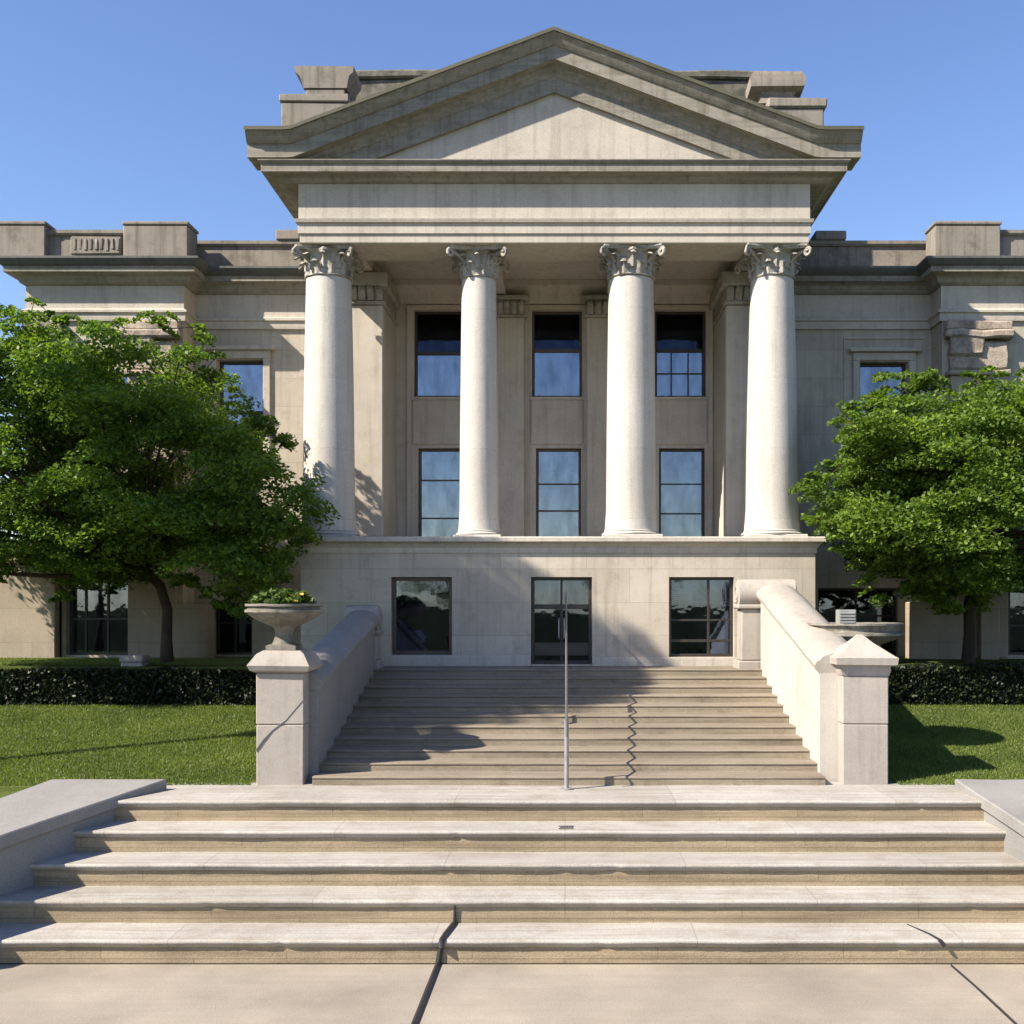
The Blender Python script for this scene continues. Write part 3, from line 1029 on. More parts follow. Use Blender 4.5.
ZA = ZC + 6.71           # underside of architrave
for cpx, rb, rt, hw in ((329, .49, .425, .56), (479, .37, .325, .56), (631, .475, .425, .60), (772, .50, .405, .62)):
    cyc = 20.98
    cx = X(cpx, cyc)
    zt = ZA - .002
    zc0 = zt - .50
    zb = ZL + .16
    m = MB()
    prof = []
    for k in range(13):
        u = k / 12
        prof.append((rb + (rt - rb) * (u ** 1.6), zb + (zc0 - .04 - zb) * u))
    prof = [(rb * 1.07, zb - .02), (rb * 1.05, zb + .02)] + prof[1:]
    m.lathe(cx, cyc, prof, 56)
    col = m.build('column', M['column'], B, angle=50)
    m = MB()
    hb = min(rb * 1.2, .565)
    m.box(cx - hb, cx + hb, cyc - hb, cyc + hb, ZL + .001, ZL + .055, .012)
    m.lathe(cx, cyc, [(rb * 1.08, ZL + .056), (rb * 1.17, ZL + .07), (rb * 1.18, ZL + .09), (rb * 1.12, ZL + .11), (rb * 1.07, ZL + .12), (rb * 1.1, ZL + .135), (rb * 1.06, ZL + .15), (rb * 1.0, ZL + .152)], 48)
    m.build('base', M['column'], col)
    m = MB()
    capital(m, cx, cyc, zc0, zt, rt, hw)
    m.build('capital', M['capital'], col, angle=28)

# ---- back wall of the portico with six windows, pilasters and ceiling
ops = []
ups, lows = [], []
for a, c in ((414, 464), (532, 582), (655, 706)):
    ups.append((X(a, BW), X(c, BW), Z(397, BW), Z(310, BW)))
    lows.append((X(a + 4, BW), X(c - 1, BW), Z(541, BW), Z(448, BW)))
m = MB()
wall_panel(m, PCX - 4.6, PCX + 4.6, ZL - .1, ZC + 7.6, BW, .3, ups + lows)
bwo = m.build('portico_wall', M['smooth'], B, smooth=False)
window(*ups[0], BW, rec=.18, split=.52, fm='frame')
window(*ups[1], BW, rec=.18, split=.55, fm='bframe')
window(*ups[2], BW, rec=.18, split=.55, fm='frame', grid=(3, 2, .02, .55))
window(*lows[0], BW, rec=.18, blind=.36, bars_h=((.25, .03), (.66, .03)), fm='bframe')
window(*lows[1], BW, rec=.18, blind=.40, bars_h=((.33, .035), (.62, .03)), fm='bframe')
window(*lows[2], BW, rec=.18, blind=.22, bars_h=((.3, .03), (.62, .025)), fm='frame')
# spandrels and surrounds
for (a, c, z0, z1), (a2, c2, z2, z3) in zip(ups, lows):
    m = MB()
    m.box(a - .02, c + .02, BW - .035, BW - .002, z3 + .08, z0 - .07, .008)
    m.box(a - .05, c + .05, BW - .07, BW - .002, z0 - .068, z0 - .004, .008)
    for s in (a - .16, c + .05):
        m.box(s, s + .10, BW - .05, BW - .002, ZL + .02, z1 + .10, .01)
    m.box(a - .055, c + .048, BW - .055, BW - .002, z1 + .004, z1 + .10, .01)
    m.build('window_surround', M['smooth'], bwo)
# pilasters
ZPC = ZC + 6.68
for cpx, w, dd in ((511, .30, .22), (602, .34, .22)):
    cx = X(cpx, BW)
    m = MB()
    m.box(cx - w, cx + w, BW - dd, BW - .002, ZL + .12, ZPC - .46, .02)
    m.box(cx - w - .04, cx + w + .04, BW - dd - .04, BW - .001, ZL + .001, ZL + .118, .02)
    p = m.build('pilaster', M['smooth'], B)
    m = MB()
    m.box(cx - w - .05, cx + w + .05, BW - dd - .05, BW - .004, ZPC - .458, ZPC - .40, .02)
    m.box(cx - w - .01, cx + w + .01, BW - dd - .01, BW - .005, ZPC - .40, ZPC - .10, .02)
    for k in range(4):
        xx = cx - w + (k + .5) * w / 2
        m.tube([(xx, BW - dd - .01, ZPC - .40), (xx, BW - dd - .03, ZPC - .25), (xx, BW - dd - .12, ZPC - .14), (xx, BW - dd - .14, ZPC - .18)], [.08, .085, .07, .03], 7)
    m.box(cx - w - .12, cx + w + .12, BW - dd - .14, BW - .006, ZPC - .10, ZPC, .02)
    m.rough(.012, 8)
    m.build('capital', M['capital'], p, angle=28)
# antae carried back as short side walls, added to shade the back wall
for xa, xb in ((X(350, 22.2), X(383, 22.2)), (X(726, 22.2), X(760, 22.2))):
    zc0 = Z(305, 22.2)
    m = MB()
    m.box(xa, xb, 22.2, BW - .003, ZL + .12, zc0, .02)
    m.box(xa - .04, xb + .04, 22.16, BW - .004, ZL + .001, ZL + .118, .02)
    p = m.build('anta_and_added_wall', M['smooth'], B)
    m = MB()
    m.box(xa - .04, xb + .04, 22.15, BW - .005, zc0 + .002, zc0 + .09, .02)
    m.box(xa + .01, xb - .01, 22.19, BW - .006, zc0 + .091, zc0 + .36, .02)
    for k in range(4):
        xx = xa + (k + .5) * (xb - xa) / 4
        m.tube([(xx, 22.19, zc0 + .10), (xx, 22.16, zc0 + .22), (xx, 22.08, zc0 + .33), (xx, 22.06, zc0 + .29)], [.085, .09, .07, .03], 7)
    m.box(xa - .10, xb + .10, 22.05, BW - .007, zc0 + .361, ZC + 6.7, .03)
    m.rough(.02, 7)
    m.build('capital', M['capital'], p, angle=28)
# ceiling with beams
m = MB()
m.box(PCX - 3.7, PCX + 3.7, PF + 1.06, BW - .002, ZC + 7.02, ZC + 7.2, 0)
ce = m.build('portico_ceiling', M['smooth'], B, smooth=False)
for cpx in (479, 631):
    cx = X(cpx, 20.98)
    m = MB().box(cx - .36, cx + .36, PF + 1.062, BW - .003, ZC + 6.70, ZC + 7.017, .012)
    m.build('beam', M['smooth'], ce)
m = MB()
m.sweep([(PCX - 3.68, BW - .003), (PCX + 3.68, BW - .003)], [(0.0, ZC + 6.55), (.05, ZC + 6.56), (.07, ZC + 6.70), (.16, ZC + 6.84), (.28, ZC + 6.9), (.28, ZC + 7.014), (0.0, ZC + 7.014)])
m.build('wall_moulding', M['smooth'], ce)

# ---- entablature round three sides
x0, x1 = PCX - HWD, PCX + HWD
path = [(x0, BW + .6), (x0, PF), (x1, PF), (x1, BW + .6)]
OV = .33
SX = .30   # the cornice reaches further at the flanks than in front
path2 = [(x0 - SX, BW + .6), (x0 - SX, PF), (x1 + SX, PF), (x1 + SX, BW + .6)]
e = lambda z: ZC + z
m = MB()
m.sweep(path, [(-1.05, e(6.71)), (-.02, e(6.71)), (0, e(6.725)), (0, e(6.88)), (.03, e(6.885)), (.03, e(7.06)), (.07, e(7.08)), (.085, e(7.14)), (.02, e(7.16)), (.02, e(7.80)), (-1.05, e(7.80))])
en = m.build('entablature', M['smooth'], B, angle=25)
m = MB()
m.sweep(path2, [(-1.0, e(7.802)), (.05, e(7.802)), (.10, e(7.83)), (.13, e(7.88)), (.16, e(7.90)), (OV - .05, e(7.925)), (OV - .04, e(7.91)), (OV, e(7.915)), (OV, e(8.05)), (OV + .02, e(8.06)), (OV + .05, e(8.10)), (OV + .05, e(8.12)), (-1.0, e(8.13))])
m.build('cornice', M['cornice'], en, angle=25)
for s in (-1, 1):   # gutter moulding along the two flanks
    m = MB()
    xe = PCX + s * (HWD + SX)
    pr = [(-.4, e(8.135)), (OV + .06, e(8.125)), (OV + .08, e(8.20)), (OV + .14, e(8.32)), (OV + .20, e(8.44)), (OV + .23, e(8.46)), (OV + .23, e(8.52)), (-.4, e(8.53))]
    m.sweep([(xe, BW + .6), (xe, PF + .3)] if s < 0 else [(xe, PF + .3), (xe, BW + .6)], pr)
    m.build('gutter_moulding', M['cornice'], en, angle=25)

# ---- pediment
APX = ZC + 10.44
END = ZC + 8.64
HW2 = HWD + SX + OV + .25
ZF = e(8.136)


FLAT = .80


def topz(x): return max(END, END + (APX - END) * (1 - abs(x - PCX) / (HW2 - FLAT)))


m = MB()
m.loops([[(PCX - 5.0, PF + .02, e(8.13)), (PCX + 5.0, PF + .02, e(8.13)), (PCX, PF + .02, topz(PCX) - .35)],
         [(PCX - 5.0, PF + .3, e(8.13)), (PCX + 5.0, PF + .3, e(8.13)), (PCX, PF + .3, topz(PCX) - .35)]])
pe = m.build('pediment', M['smooth'], B, smooth=False)
prof = [(-.34, -.03), (OV + .15, 0), (OV + .16, -.055), (OV + .13, -.075), (OV + .10, -.14), (OV + .05, -.20), (OV + .03, -.225), (OV, -.235), (OV, -.47), (OV - .04, -.48), (OV - .05, -.47), (.17, -.50), (.15, -.55), (.10, -.60), (.085, -.66), (.06, -.68), (.06, -.95), (-.34, -.95)]
for s in (-1, 1):
    m = MB()
    rings = []
    n = 40
    for k in range(n + 1):
        x = PCX + s * HW2 * (1 - k / n) + (s * .001 if k == n else 0)
        wob = .006 * noise.noise(Vector((x * 1.5, s, 0)))
        rings.append([(x, PF - o + wob, max(topz(x) + h, ZF + .003 * i)) for i, (o, h) in enumerate(prof)])
    m.loops(rings)
    m.build('raking_cornice', M['cornice'], pe, angle=22)
# thin metal flashing laid over the top of the sloping cornice
for s in (-1, 1):
    m = MB()
    rings = []
    for k in range(41):
        x = PCX + s * (HW2 + .012) * (1 - k / 40) + (s * .001 if k == 40 else 0)
        z = topz(x) + .004 + .004 * noise.noise(Vector((x * 3, s, 7)))
        rings.append([(x, PF - o_, z + h_) for o_, h_ in ((-.3, 0), (OV + .172, 0), (OV + .174, -.045), (OV + .184, -.045), (OV + .182, .022), (-.3, .022))])
    m.loops(rings)
    m.build('flashing', M['flashing'], pe, angle=25)
# roof behind
m = MB()
rings = []
for y in (PF + .3, 31):
    rings.append([(PCX - HW2 + .05, y, END - .1), (PCX - HW2 + FLAT, y, END - .06), (PCX, y, APX - .05), (PCX + HW2 - FLAT, y, END - .06), (PCX + HW2 - .05, y, END - .1), (PCX, y, END - .4)])
m.loops(rings)
m.build('roof', M['roof'], B, smooth=False)

# attic wall and corner blocks on the roof
m = MB()
zt = Z(71, 23)
m.box(X(352, 23), X(770, 23), 23.0, 23.6, e(8.3), zt - .18, .03)
m.box(X(350, 23) - .03, X(772, 23) + .03, 22.93, 23.67, zt - .178, zt, .04)
bmesh.ops.subdivide_edges(m.bm, edges=m.bm.edges[:], cuts=7, use_grid_fill=True)
m.rough(.035, 3.5)
m.build('attic_wall', M['mossy'], B)
m = MB()
d = 21.4
m.box(X(281, d), X(346, d), d, d + .95, e(8.3), Z(102, d), .02)
m.box(X(279, d), X(349, d), d - .03, d + .98, Z(102, d) + .001, Z(94, d), .02)
m.box(X(304, d), X(344, d), d + .1, d + .85, Z(94, d) + .002, Z(86, d), .02)
rr = [(X(302, d), X(346, d), Z(86, d) + .003), (X(299, d), X(348, d), Z(74, d)), (X(294, d), X(352, d), Z(70, d)), (X(293, d), X(353, d), Z(64, d))]
m.loops([[(a, d + .08 - .0, z), (c, d + .08, z), (c, d + .9, z), (a, d + .9, z)] for a, c, z in rr])
m.rough(.012, 4)
m.build('corner_block', M['parapet'], B)
m = MB()
m.box(X(772, d), X(824, d), d, d + .95, e(8.3), Z(108, d), .02)
m.box(X(768, d), X(827, d), d - .04, d + 1.0, Z(108, d) + .001, Z(98, d), .03)
def sq(a, c, z): return [(X(a, d), d + .5 - (c - a) * .0062, Z(z, d)), (X(c, d), d + .5 - (c - a) * .0062, Z(z, d)), (X(c, d), d + .5 + (c - a) * .0062, Z(z, d)), (X(a, d), d + .5 + (c - a) * .0062, Z(z, d))]
m.loops([sq(*q) for q in ((760, 804, 97.8), (762, 802, 94), (765, 797, 88), (763, 799, 85), (753, 807, 82), (752, 808, 72), (756, 804, 66))])
m.rough(.02, 4)
m.build('corner_block', M['parapet'], B)


# ---- wings
def wing(s):
    """s=-1 towards the leaning tree, s=+1 the other; a recessed link wall and a projecting pavilion"""
    if s < 0:
        xin, xk, xo = PCX - 4.55, X(183, WP), X(28, WP)
        ow = (X(217, WR), X(263, WR), Z(462, WR), Z(360, WR))
        og = (X(214, WR), X(252, WR), Z(655, WR), Z(602, WR))
        om = (X(75, WP), X(128, WP), Z(470, WP), Z(372, WP))
        ogp = (X(66, WP), X(130, WP), Z(655, WP), Z(575, WP))
    else:
        xin, xk, xo = PCX + 4.55, X(942, WP), 14.5
        ow = (X(860, WR), X(908, WR), Z(470, WR), Z(362, WR))
        og = (X(818, WR), X(898, WR), Z(658, WR), Z(588, WR))
        om = (X(1040, WP), X(1095, WP), Z(470, WP), Z(372, WP))
        ogp = (X(997, WP), X(1060, WP), Z(655, WP), Z(590, WP))
    lo, hi = min(xin, xk), max(xin, xk)
    zg = TERR - .15
    ztop = e(7.0)
    m = MB()
    wall_panel(m, lo, hi, zg, ztop, WR, .4, [ow, og])
    w1 = m.build('wing_wall', M['wall'], B, smooth=False)
    plo, phi = min(xk, xo), max(xk, xo)
    m = MB()
    wall_panel(m, plo, phi, zg, ztop, WP, .4, [om, ogp])
    m.box(plo, phi, WP + .402, 30, zg, ztop - .002, 0)
    m.box(lo + .01, hi - .01, WR + .402, 30, zg, ztop - .004, 0)
    w2 = m.build('pavilion_wall', M['wall'], B, smooth=False)
    window(*ow, WR, rec=.24, split=.5, fm='frame', upper='glass', sill=.08)
    window(*og, WR, rec=.2, bars_v=(.5,), bars_h=((.6, .04),), pane='glass_door')
    window(*om, WP, rec=.24, split=.5, fm='frame', upper='glass', sill=.08)
    window(*ogp, WP, rec=.22, bars_v=(.25, .6), bars_h=((.45, .04),), pane='glass_door')
    # window surround on the link wall, with a hood
    a, c, z0, z1 = ow
    m = MB()
    m.box(a - .17, a - .012, WR - .06, WR - .002, z0 - .1, z1 + .02, .012)
    m.box(c + .012, c + .17, WR - .06, WR - .002, z0 - .1, z1 + .02, .012)
    m.box(a - .17, c + .17, WR - .062, WR - .002, z1 + .022, z1 + .2, .012)
    m.box(a - .26, c + .26, WR - .16, WR - .002, z1 + .202, z1 + .29, .015)
    if s > 0:
        m.box(a - .36, a - .32, WR - .03, WR - .002, z0 - .5, z1 + .5, .006)
        m.box(c + .32, c + .36, WR - .03, WR - .002, z0 - .5, z1 + .5, .006)
        m.box(a - .36, c + .36, WR - .032, WR - .002, z1 + .502, z1 + .55, .006)
    m.build('window_surround', M['smooth'], w1)
    # corner strip of wall next to the portico
    m = MB()
    if s < 0: m.box(hi - .62, hi - .02, WR - .10, WR - .002, zg, e(5.2), .015); m.box(hi - .70, hi - .0, WR - .16, WR - .002, e(5.202), e(5.42), .02)
    else: m.box(lo + .02, lo + .55, WR - .10, WR - .002, zg, e(5.2), .015); m.box(lo + .0, lo + .62, WR - .16, WR - .002, e(5.202), e(5.42), .02)
    m.build('corner_strip', M['smooth'], w1)
    # string course and cornice following the break
    if s < 0:
        path = [(xo, 30), (xo, WP), (xk, WP), (xk, WR), (xin, WR)]
    else:
        path = [(xin, WR), (xk, WR), (xk, WP), (xo, WP), (xo, 30)]
    m = MB()
    m.sweep(path, [(-.2, e(6.08)), (.06, e(6.08)), (.07, e(6.12)), (.07, e(6.24)), (.11, e(6.26)), (.11, e(6.31)), (.04, e(6.34)), (.03, e(6.36)), (.03, e(6.84)), (-.2, e(6.84))])
    m.build('frieze', M['smooth'], w2, angle=25)
    m = MB()
    m.sweep(path, [(-.3, e(6.842)), (.06, e(6.842)), (.12, e(6.88)), (.16, e(6.96)), (.18, e(7.0)), (.32, e(7.06)), (.32, e(7.05)), (.36, e(7.05)), (.36, e(7.17)), (-.3, e(7.17))])
    c_ = m.build('cornice', M['cornice'], B, angle=25)
    m = MB()
    m.sweep(path, [(-.3, e(7.172)), (.38, e(7.172)), (.42, e(7.20)), (.48, e(7.30)), (.48, e(7.345)), (.25, e(7.37)), (-.3, e(7.38))])
    m.build('lead_edge', M['lead'], c_, angle=25)
    # parapet
    m = MB()
    m.sweep(path, [(-.35, e(7.382)), (-.02, e(7.382)), (-.02, e(7.46)), (-.06, e(7.48)), (-.06, e(7.93)), (-.02, e(7.94)), (.01, e(7.98)), (.01, e(8.05)), (-.35, e(8.06))])
    pa = m.build('parapet', M['parapet'], B, angle=25)
    blocks = [(-4, 45), (123, 188)] if s < 0 else [(935, 1001), (1110, 1180)]
    for a, c in blocks:
        dd = WP - .10
        m = MB()
        m.box(X(a, dd), X(c, dd), dd, dd + .62, e(7.385), e(8.12), .025)
        m.box(X(a, dd) - .02, X(c, dd) + .02, dd - .02, dd + .64, e(8.121), e(8.20), .02)
        m.rough(.01, 3)
        m.build('parapet_block', M['parapet'], pa)
    if s < 0:
        m = MB()
        dd = WP
        m.box(X(71, dd), X(121, dd), dd - .03, dd + .05, e(7.52), e(7.90), .02)
        for k in range(9):
            xx = X(74, dd) + k * .115
            m.box(xx, xx + .06, dd - .05, dd - .02, e(7.6) + .02 * (k % 2), e(7.85), .015)
        m.rough(.02, 8)
        m.build('carved_panel', M['parapet'], pa)
    return w1, w2, xk


wl = wing(-1)
wr = wing(1)
# stub of parapet where the wings meet the portico
m = MB()
m.box(X(276, WR), X(300, WR), WR - .05, WR + .5, e(8.062), e(8.28), .02)
m.build('parapet_cap', M['parapet'], B)
m = MB()
m.box(X(815, WR), X(846, WR), WR - .05, WR + .5, e(8.062), e(8.26), .02)
m.build('parapet_cap', M['parapet'], B)

# weathered pilasters on the pavilions, broken capitals
for s, xa, xb, rgh in ((1, 948, 1006, .05), (-1, 130, 178, .012), (-1, 32, 62, .012)):
    dd = WP
    m = MB()
    m.box(X(xa, dd), X(xb, dd), dd - .14, dd - .002, TERR + .0, e(4.9), .02)
    p = m.build('pilaster', M['pier'], B)
    m = MB()
    m.box(X(xa, dd) - .05, X(xb, dd) + .05, dd - .22, dd - .003, e(4.9), e(5.0), .02)
    m.box(X(xa, dd) + .0, X(xb, dd) - .0, dd - .19, dd - .004, e(5.0), e(5.62), .05)
    m.box(X(xa, dd) - .02, X(xb, dd) - .45 * (X(xb, dd) - X(xa, dd)), dd - .26, dd - .005, e(5.3), e(5.75), .05)
    m.box(X(xa, dd) - .12, X(xb, dd) + .12, dd - .30, dd - .006, e(5.68), e(5.86), .04)
    m.box(X(xa, dd) - .08, X(xb, dd) + .08, dd - .22, dd - .007, e(5.86), e(6.06), .03)
    bmesh.ops.subdivide_edges(m.bm, edges=m.bm.edges[:], cuts=3, use_grid_fill=True)
    m.rough(rgh, 3.3)
    m.build('capital', M['broken'], p, angle=25)

# ground-floor piers of the pavilions, standing proud of the wall
for xa, xb in ((-30, 62), (134, 214), (905, 960), (975, 994)):
    dd = WP
    m = MB()
    ws = X(xb, dd) - X(xa, dd)
    pts = []
    if xa == 134:   # rounded corner
        pts = [(X(xa, dd), dd - .002), (X(xa, dd), dd - .32), (X(xb, dd) - .3, dd - .32), (X(xb, dd) - .12, dd - .27), (X(xb, dd) - .03, dd - .16), (X(xb, dd), dd - .002)]
        m.loops([[(p[0], p[1], z) for p in pts] for z in (TERR - .1, Z(604, dd))])
    else:
        m.box(X(xa, dd), X(xb, dd), dd - .32, dd - .002, TERR - .1, Z(560 if xa < 0 else 602, dd), .02)
    m.build('pier', M['pier'], B, angle=40)
m = MB()
m.tube([(X(967.5, WP), WP - .20, TERR), (X(967.5, WP), WP - .20, e(4.4))], .06, 12)
for zz in (TERR + .6, TERR + 2.2, TERR + 3.8):
    m.lathe(X(967.5, WP), WP - .20, [(.062, zz), (.08, zz + .01), (.08, zz + .09), (.062, zz + .1)], 14)
m.build('drainpipe', M['bframe'], B)
# low outer wing beyond the pavilion
m = MB()
wall_panel(m, -26, X(28, WP) - .005, TERR - .15, e(1.35), 24.1, .4, [(-14.6, -13.5, TERR + .1, e(.4)), (-17.6, -16.5, TERR + .1, e(.4))])
m.box(-26, X(28, WP) - .006, 24.502, 30, TERR - .15, e(1.35) - .002, 0)
m.build('outer_wing_wall', M['pier'], B, smooth=False)
for a in (-14.6, -17.6):
    window(a, a + 1.1, TERR + .1, e(.4), 24.1, rec=.2, bars_v=(.5,), pane='glass_door')


# ------------------------------------------------------------------ trees
def seg_dist(px, pz, poly):
    best = 1e9
    for (ax, az), (bx_, bz) in zip(poly, poly[1:] + poly[:1]):
        dx, dz = bx_ - ax, bz - az
        t_ = max(0, min(1, ((px - ax) * dx + (pz - az) * dz) / (dx * dx + dz * dz + 1e-9)))
        best = min(best, math.hypot(px - ax - t_ * dx, pz - az - t_ * dz))
    return best


def in_poly(px, pz, poly):
    c = False
    for (ax, az), (bx_, bz) in zip(poly, poly[1:] + poly[:1]):
        if (az > pz) != (bz > pz) and px < (bx_ - ax) * (pz - az) / (bz - az) + ax:
            c = not c
    return c


def tree(name, base, outline, ymid, maxdep, nclump, nleaf, label, mat, trunk_pts, trunk_r, holes=(), gap=-.13, ragged=90):
    t = empty(name, base, label, 'tree', 'small trees flanking the portico')
    xs = [p[0] for p in outline]; zs = [p[1] for p in outline]
    cl = []
    while len(cl) < nclump:
        x, z = random.uniform(min(xs), max(xs)), random.uniform(min(zs), max(zs))
        if not in_poly(x, z, outline): continue
        dist = seg_dist(x, z, outline)
        if dist < .16: continue
        if any(math.hypot((x - hx) / hr, (z - hz) / hr) < 1 for hx, hz, hr in holes): continue
        ym, dm = ymid(x)
        dep = min(dm, maxdep, .35 + 1.6 * math.sqrt(dist))
        y = ym + random.uniform(-1, 1) * dep
        if noise.noise(Vector((x * .55, y * .55, z * 1.1 + 3))) < gap: continue
        cl.append((x, y, z, min(.62, .22 + dist * .55)))
    tw = []
    for _ in range(ragged):
        i = random.randrange(len(outline))
        (ax, az), (bx_, bz) = outline[i], outline[(i + 1) % len(outline)]
        u_ = random.random()
        ex, ez = ax + (bx_ - ax) * u_, az + (bz - az) * u_
        ln = math.hypot(bx_ - ax, bz - az) + 1e-6
        nx, nz = (bz - az) / ln, -(bx_ - ax) / ln
        if in_poly(ex + nx * .05, ez + nz * .05, outline): nx, nz = -nx, -nz
        o_ = random.uniform(-.05, .19) * (1.0 if nz > -.3 else .6)
        x, z = ex + nx * o_, ez + nz * o_ - (.05 if abs(nx) > .7 else 0)
        if name == 'leaning_tree' and x > -4.95: continue
        ym, dm = ymid(x)
        y = ym + random.uniform(-.6, .6) * min(dm, .8)
        near = min(cl, key=lambda c: (c[0] - x) ** 2 + (c[1] - y) ** 2 + (c[2] - z) ** 2)
        tw.append((near[:3], (x, y, z)))
        cl.append((x, y, z, random.uniform(.12, .22)))
    per = nleaf // nclump
    Cs = []
    for x, y, z, r in cl:
        k = int(per * (r / .5) ** 1.5) + 20
        P = unit(rng.normal(size=(k, 3))) * (rng.uniform(0.05, 1.0, (k, 1)) ** 0.45)
        tilt = rng.normal(size=2) * .25
        q = P * np.array([r * 1.1, r * 1.1, r * .30])
        q[:, 2] += q[:, 0] * tilt[0] + q[:, 1] * tilt[1] - .25 * (q[:, 0] ** 2 + q[:, 1] ** 2) / max(r, .2)
        Cs.append(q + np.array([x, y, z]))
    C = np.concatenate(Cs)
    U, V = leaves(C, .078, .046, .55)
    # trunk and limbs
    m = MB()
    m.tube(trunk_pts, trunk_r, 12)
    fork = Vector(trunk_pts[-1])
    f2 = Vector(trunk_pts[-2])
    pick = sorted(random.sample(cl[:nclump], 60), key=lambda c: c[2])
    for i, c in enumerate(pick):
        tgt = Vector(c[:3])
        st_ = fork.lerp(f2, random.uniform(0, .8))
        mid = st_.lerp(tgt, .45) + Vector((random.uniform(-.2, .2), random.uniform(-.2, .2), random.uniform(0, .35) - .1 * (tgt - st_).length * .3))
        q = st_.lerp(mid, .5) + Vector((0, 0, .06))
        q2 = mid.lerp(tgt, .5) + Vector((random.uniform(-.12, .12), random.uniform(-.12, .12), .05))
        r0 = .075 if i % 4 == 0 else .045
        m.tube([st_, q, mid, q2, tgt], [r0, r0 * .8, r0 * .6, r0 * .4, .008], 7)
    for a_, c_ in tw:
        m.tube([a_, c_], [.012, .004], 5)
    m.rough(.012, 6)
    m.build('trunk', M['bark'], t, angle=60)
    cards('crown', C, U, V, mat, t)
    return t


def sm(a, c, x):
    u = max(0, min(1, (x - a) / (c - a)))
    return u * u * (3 - 2 * u)


DT = 20.2
outl = [(X(a, DT), Z(c, DT)) for a, c in ((-210, 420), (-150, 350), (-80, 318), (0, 300), (35, 306), (75, 324), (110, 320), (150, 322), (195, 330), (212, 365), (240, 400), (272, 432), (300, 452),
                                          (330, 478), (348, 500), (338, 528), (312, 548), (298, 578), (268, 603), (235, 606), (212, 598), (188, 575), (150, 575), (100, 588), (60, 598), (10, 575), (-40, 590), (-120, 560), (-190, 500))]
tb = (X(167, 21.6), 21.6, TERR - .05)
tree('leaning_tree', tb, outl, lambda x: (20.6 - 1.3 * sm(-7.2, -4.8, x), 2.5 - 1.7 * sm(-7.6, -4.9, x)), 2.5, 460, 165000,
     'dark green tree with a slim leaning trunk in front of the lit wing', M['leaf'],
     [(tb[0], tb[1], tb[2] - .1), (tb[0] - .01, tb[1], tb[2] + .5), (tb[0] + .03, tb[1] - .05, tb[2] + 1.1), (tb[0] - .06, tb[1] - .2, tb[2] + 1.55), (tb[0] - .45, tb[1] - .5, tb[2] + 2.05)],
     [.14, .11, .10, .095, .075], holes=[(X(8, DT), Z(528, DT), .3), (X(172, DT), Z(563, DT), .3), (X(140, DT), Z(565, DT), .25)], gap=-.27)
outr = [(X(a, DT), Z(c, DT)) for a, c in ((796, 497), (815, 478), (848, 462), (832, 428), (862, 412), (884, 395), (905, 354), (925, 376), (950, 378), (985, 380), (1024, 362), (1090, 345), (1160, 380), (1215, 450), (1200, 540),
                                          (1130, 585), (1060, 590), (1010, 582), (985, 606), (950, 600), (915, 588), (880, 592), (862, 560), (835, 545), (812, 520))]
tb = (X(968, 21.7), 21.7, TERR - .05)
tree('spreading_tree', tb, outr, lambda x: (20.8 - 1.4 * sm(6.4, 4.6, x), 2.4 - 1.7 * sm(6.8, 4.6, x)), 2.4, 450, 165000,
     'bright green spreading tree in front of the shaded wing window', M['leaf_right'],
     [(tb[0], tb[1], tb[2] - .1), (tb[0] + .03, tb[1], tb[2] + .6), (tb[0] + .0, tb[1] - .05, tb[2] + 1.2), (tb[0] + .1, tb[1] - .3, tb[2] + 1.9), (tb[0] + .3, tb[1] - .6, tb[2] + 2.7)],
     [.14, .115, .105, .095, .08], gap=-.06, ragged=150)

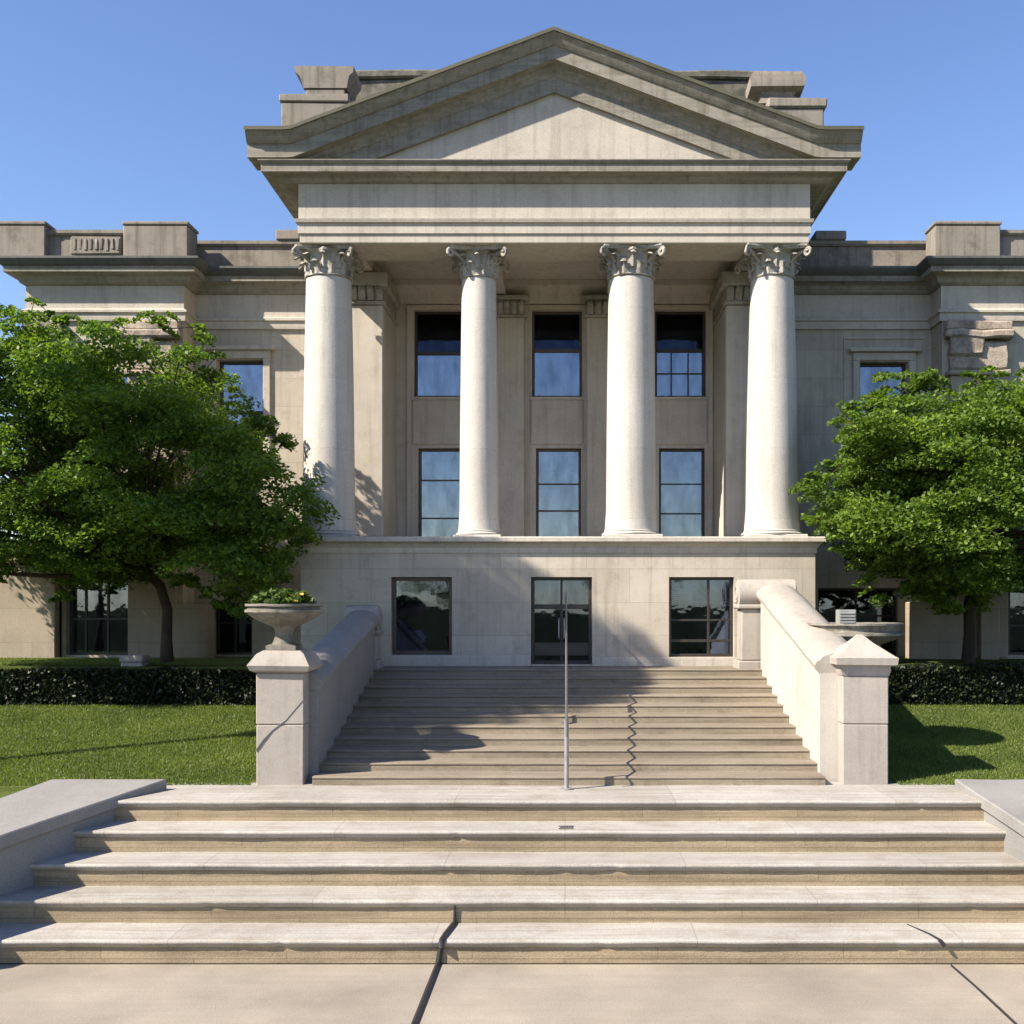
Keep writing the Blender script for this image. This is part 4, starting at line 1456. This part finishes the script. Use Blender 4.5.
# taller tree added out of view, placed to shade the stairs and the plinth
ox, oy = -14.45, 12.6
oz = ZC + 10.6
outo = [(ox + 2.3 * math.cos(q) * (1 + .12 * math.sin(3 * q)), oz + 2.8 * math.sin(q) * (1 + .1 * math.cos(2 * q))) for q in [2 * math.pi * k / 20 for k in range(20)]]
tb = (ox - .4, oy, LAND - .1)
tree('unseen_shade_tree', tb, outo, lambda x: (oy, 3.3), 3.3, 520, 110000, 'unseen tall tree added to throw shade over the stairs', M['leaf'],
     [(tb[0], tb[1], tb[2]), (tb[0] + .1, tb[1], tb[2] + 4), (tb[0] + .2, tb[1], tb[2] + 8), (tb[0] + .4, tb[1], oz - 1.2)], [.10, .09, .08, .06])

# trees across the street behind the viewpoint, mirrored in the ground-floor glass
def street_tree():
    base_ = (-9.0, -46, 0)
    q_ = [2 * math.pi * k / 18 for k in range(18)]
    o_ = [(-9 + 4.2 * math.cos(a) * (1 + .15 * math.sin(4 * a)), 6.2 + 3.4 * math.sin(a)) for a in q_]
    return tree('street_tree', base_, o_, lambda x: (-46, 3.2), 3.2, 150, 16000, 'leafy street tree across the road, mirrored in the ground floor windows', M['leaf'],
                [(-9, -46, -.1), (-9, -46, 1.5), (-8.9, -46, 3), (-8.8, -46, 4.5)], [.25, .22, .2, .12], ragged=10)


s0 = street_tree()
s0['group'] = 'street trees across the road'
for x_, y_, k_ in ((6, -50, 1.15), (17, -44, .9), (-24, -48, 1.2)):
    c_ = s0.copy(); COL.objects.link(c_)
    c_.location = (x_, y_, 0); c_.scale = (k_, k_, k_); c_.rotation_euler = (0, 0, x_)
    for ch in list(s0.children):
        d_ = ch.copy(); COL.objects.link(d_); d_.parent = c_

# a few tall weed stalks at the lawn's near edge
n = 26
C = np.empty((n, 3)); C[:, 0] = rng.normal(X(84, 14.7), .12, n); C[:, 1] = rng.uniform(14.62, 14.9, n); C[:, 2] = LAND - .02
U = rng.normal(size=(n, 3)) * .2; U[:, 2] = 1; U = unit(U) * rng.uniform(.06, .17, (n, 1)); C += U
V = unit(np.cross(U, rng.normal(size=(n, 3)))) * .006
tag(cards('weeds', C, U, V, M['hay']), 'tuft of tall weed stalks at the near edge of the lawn', 'weeds', kind='stuff')
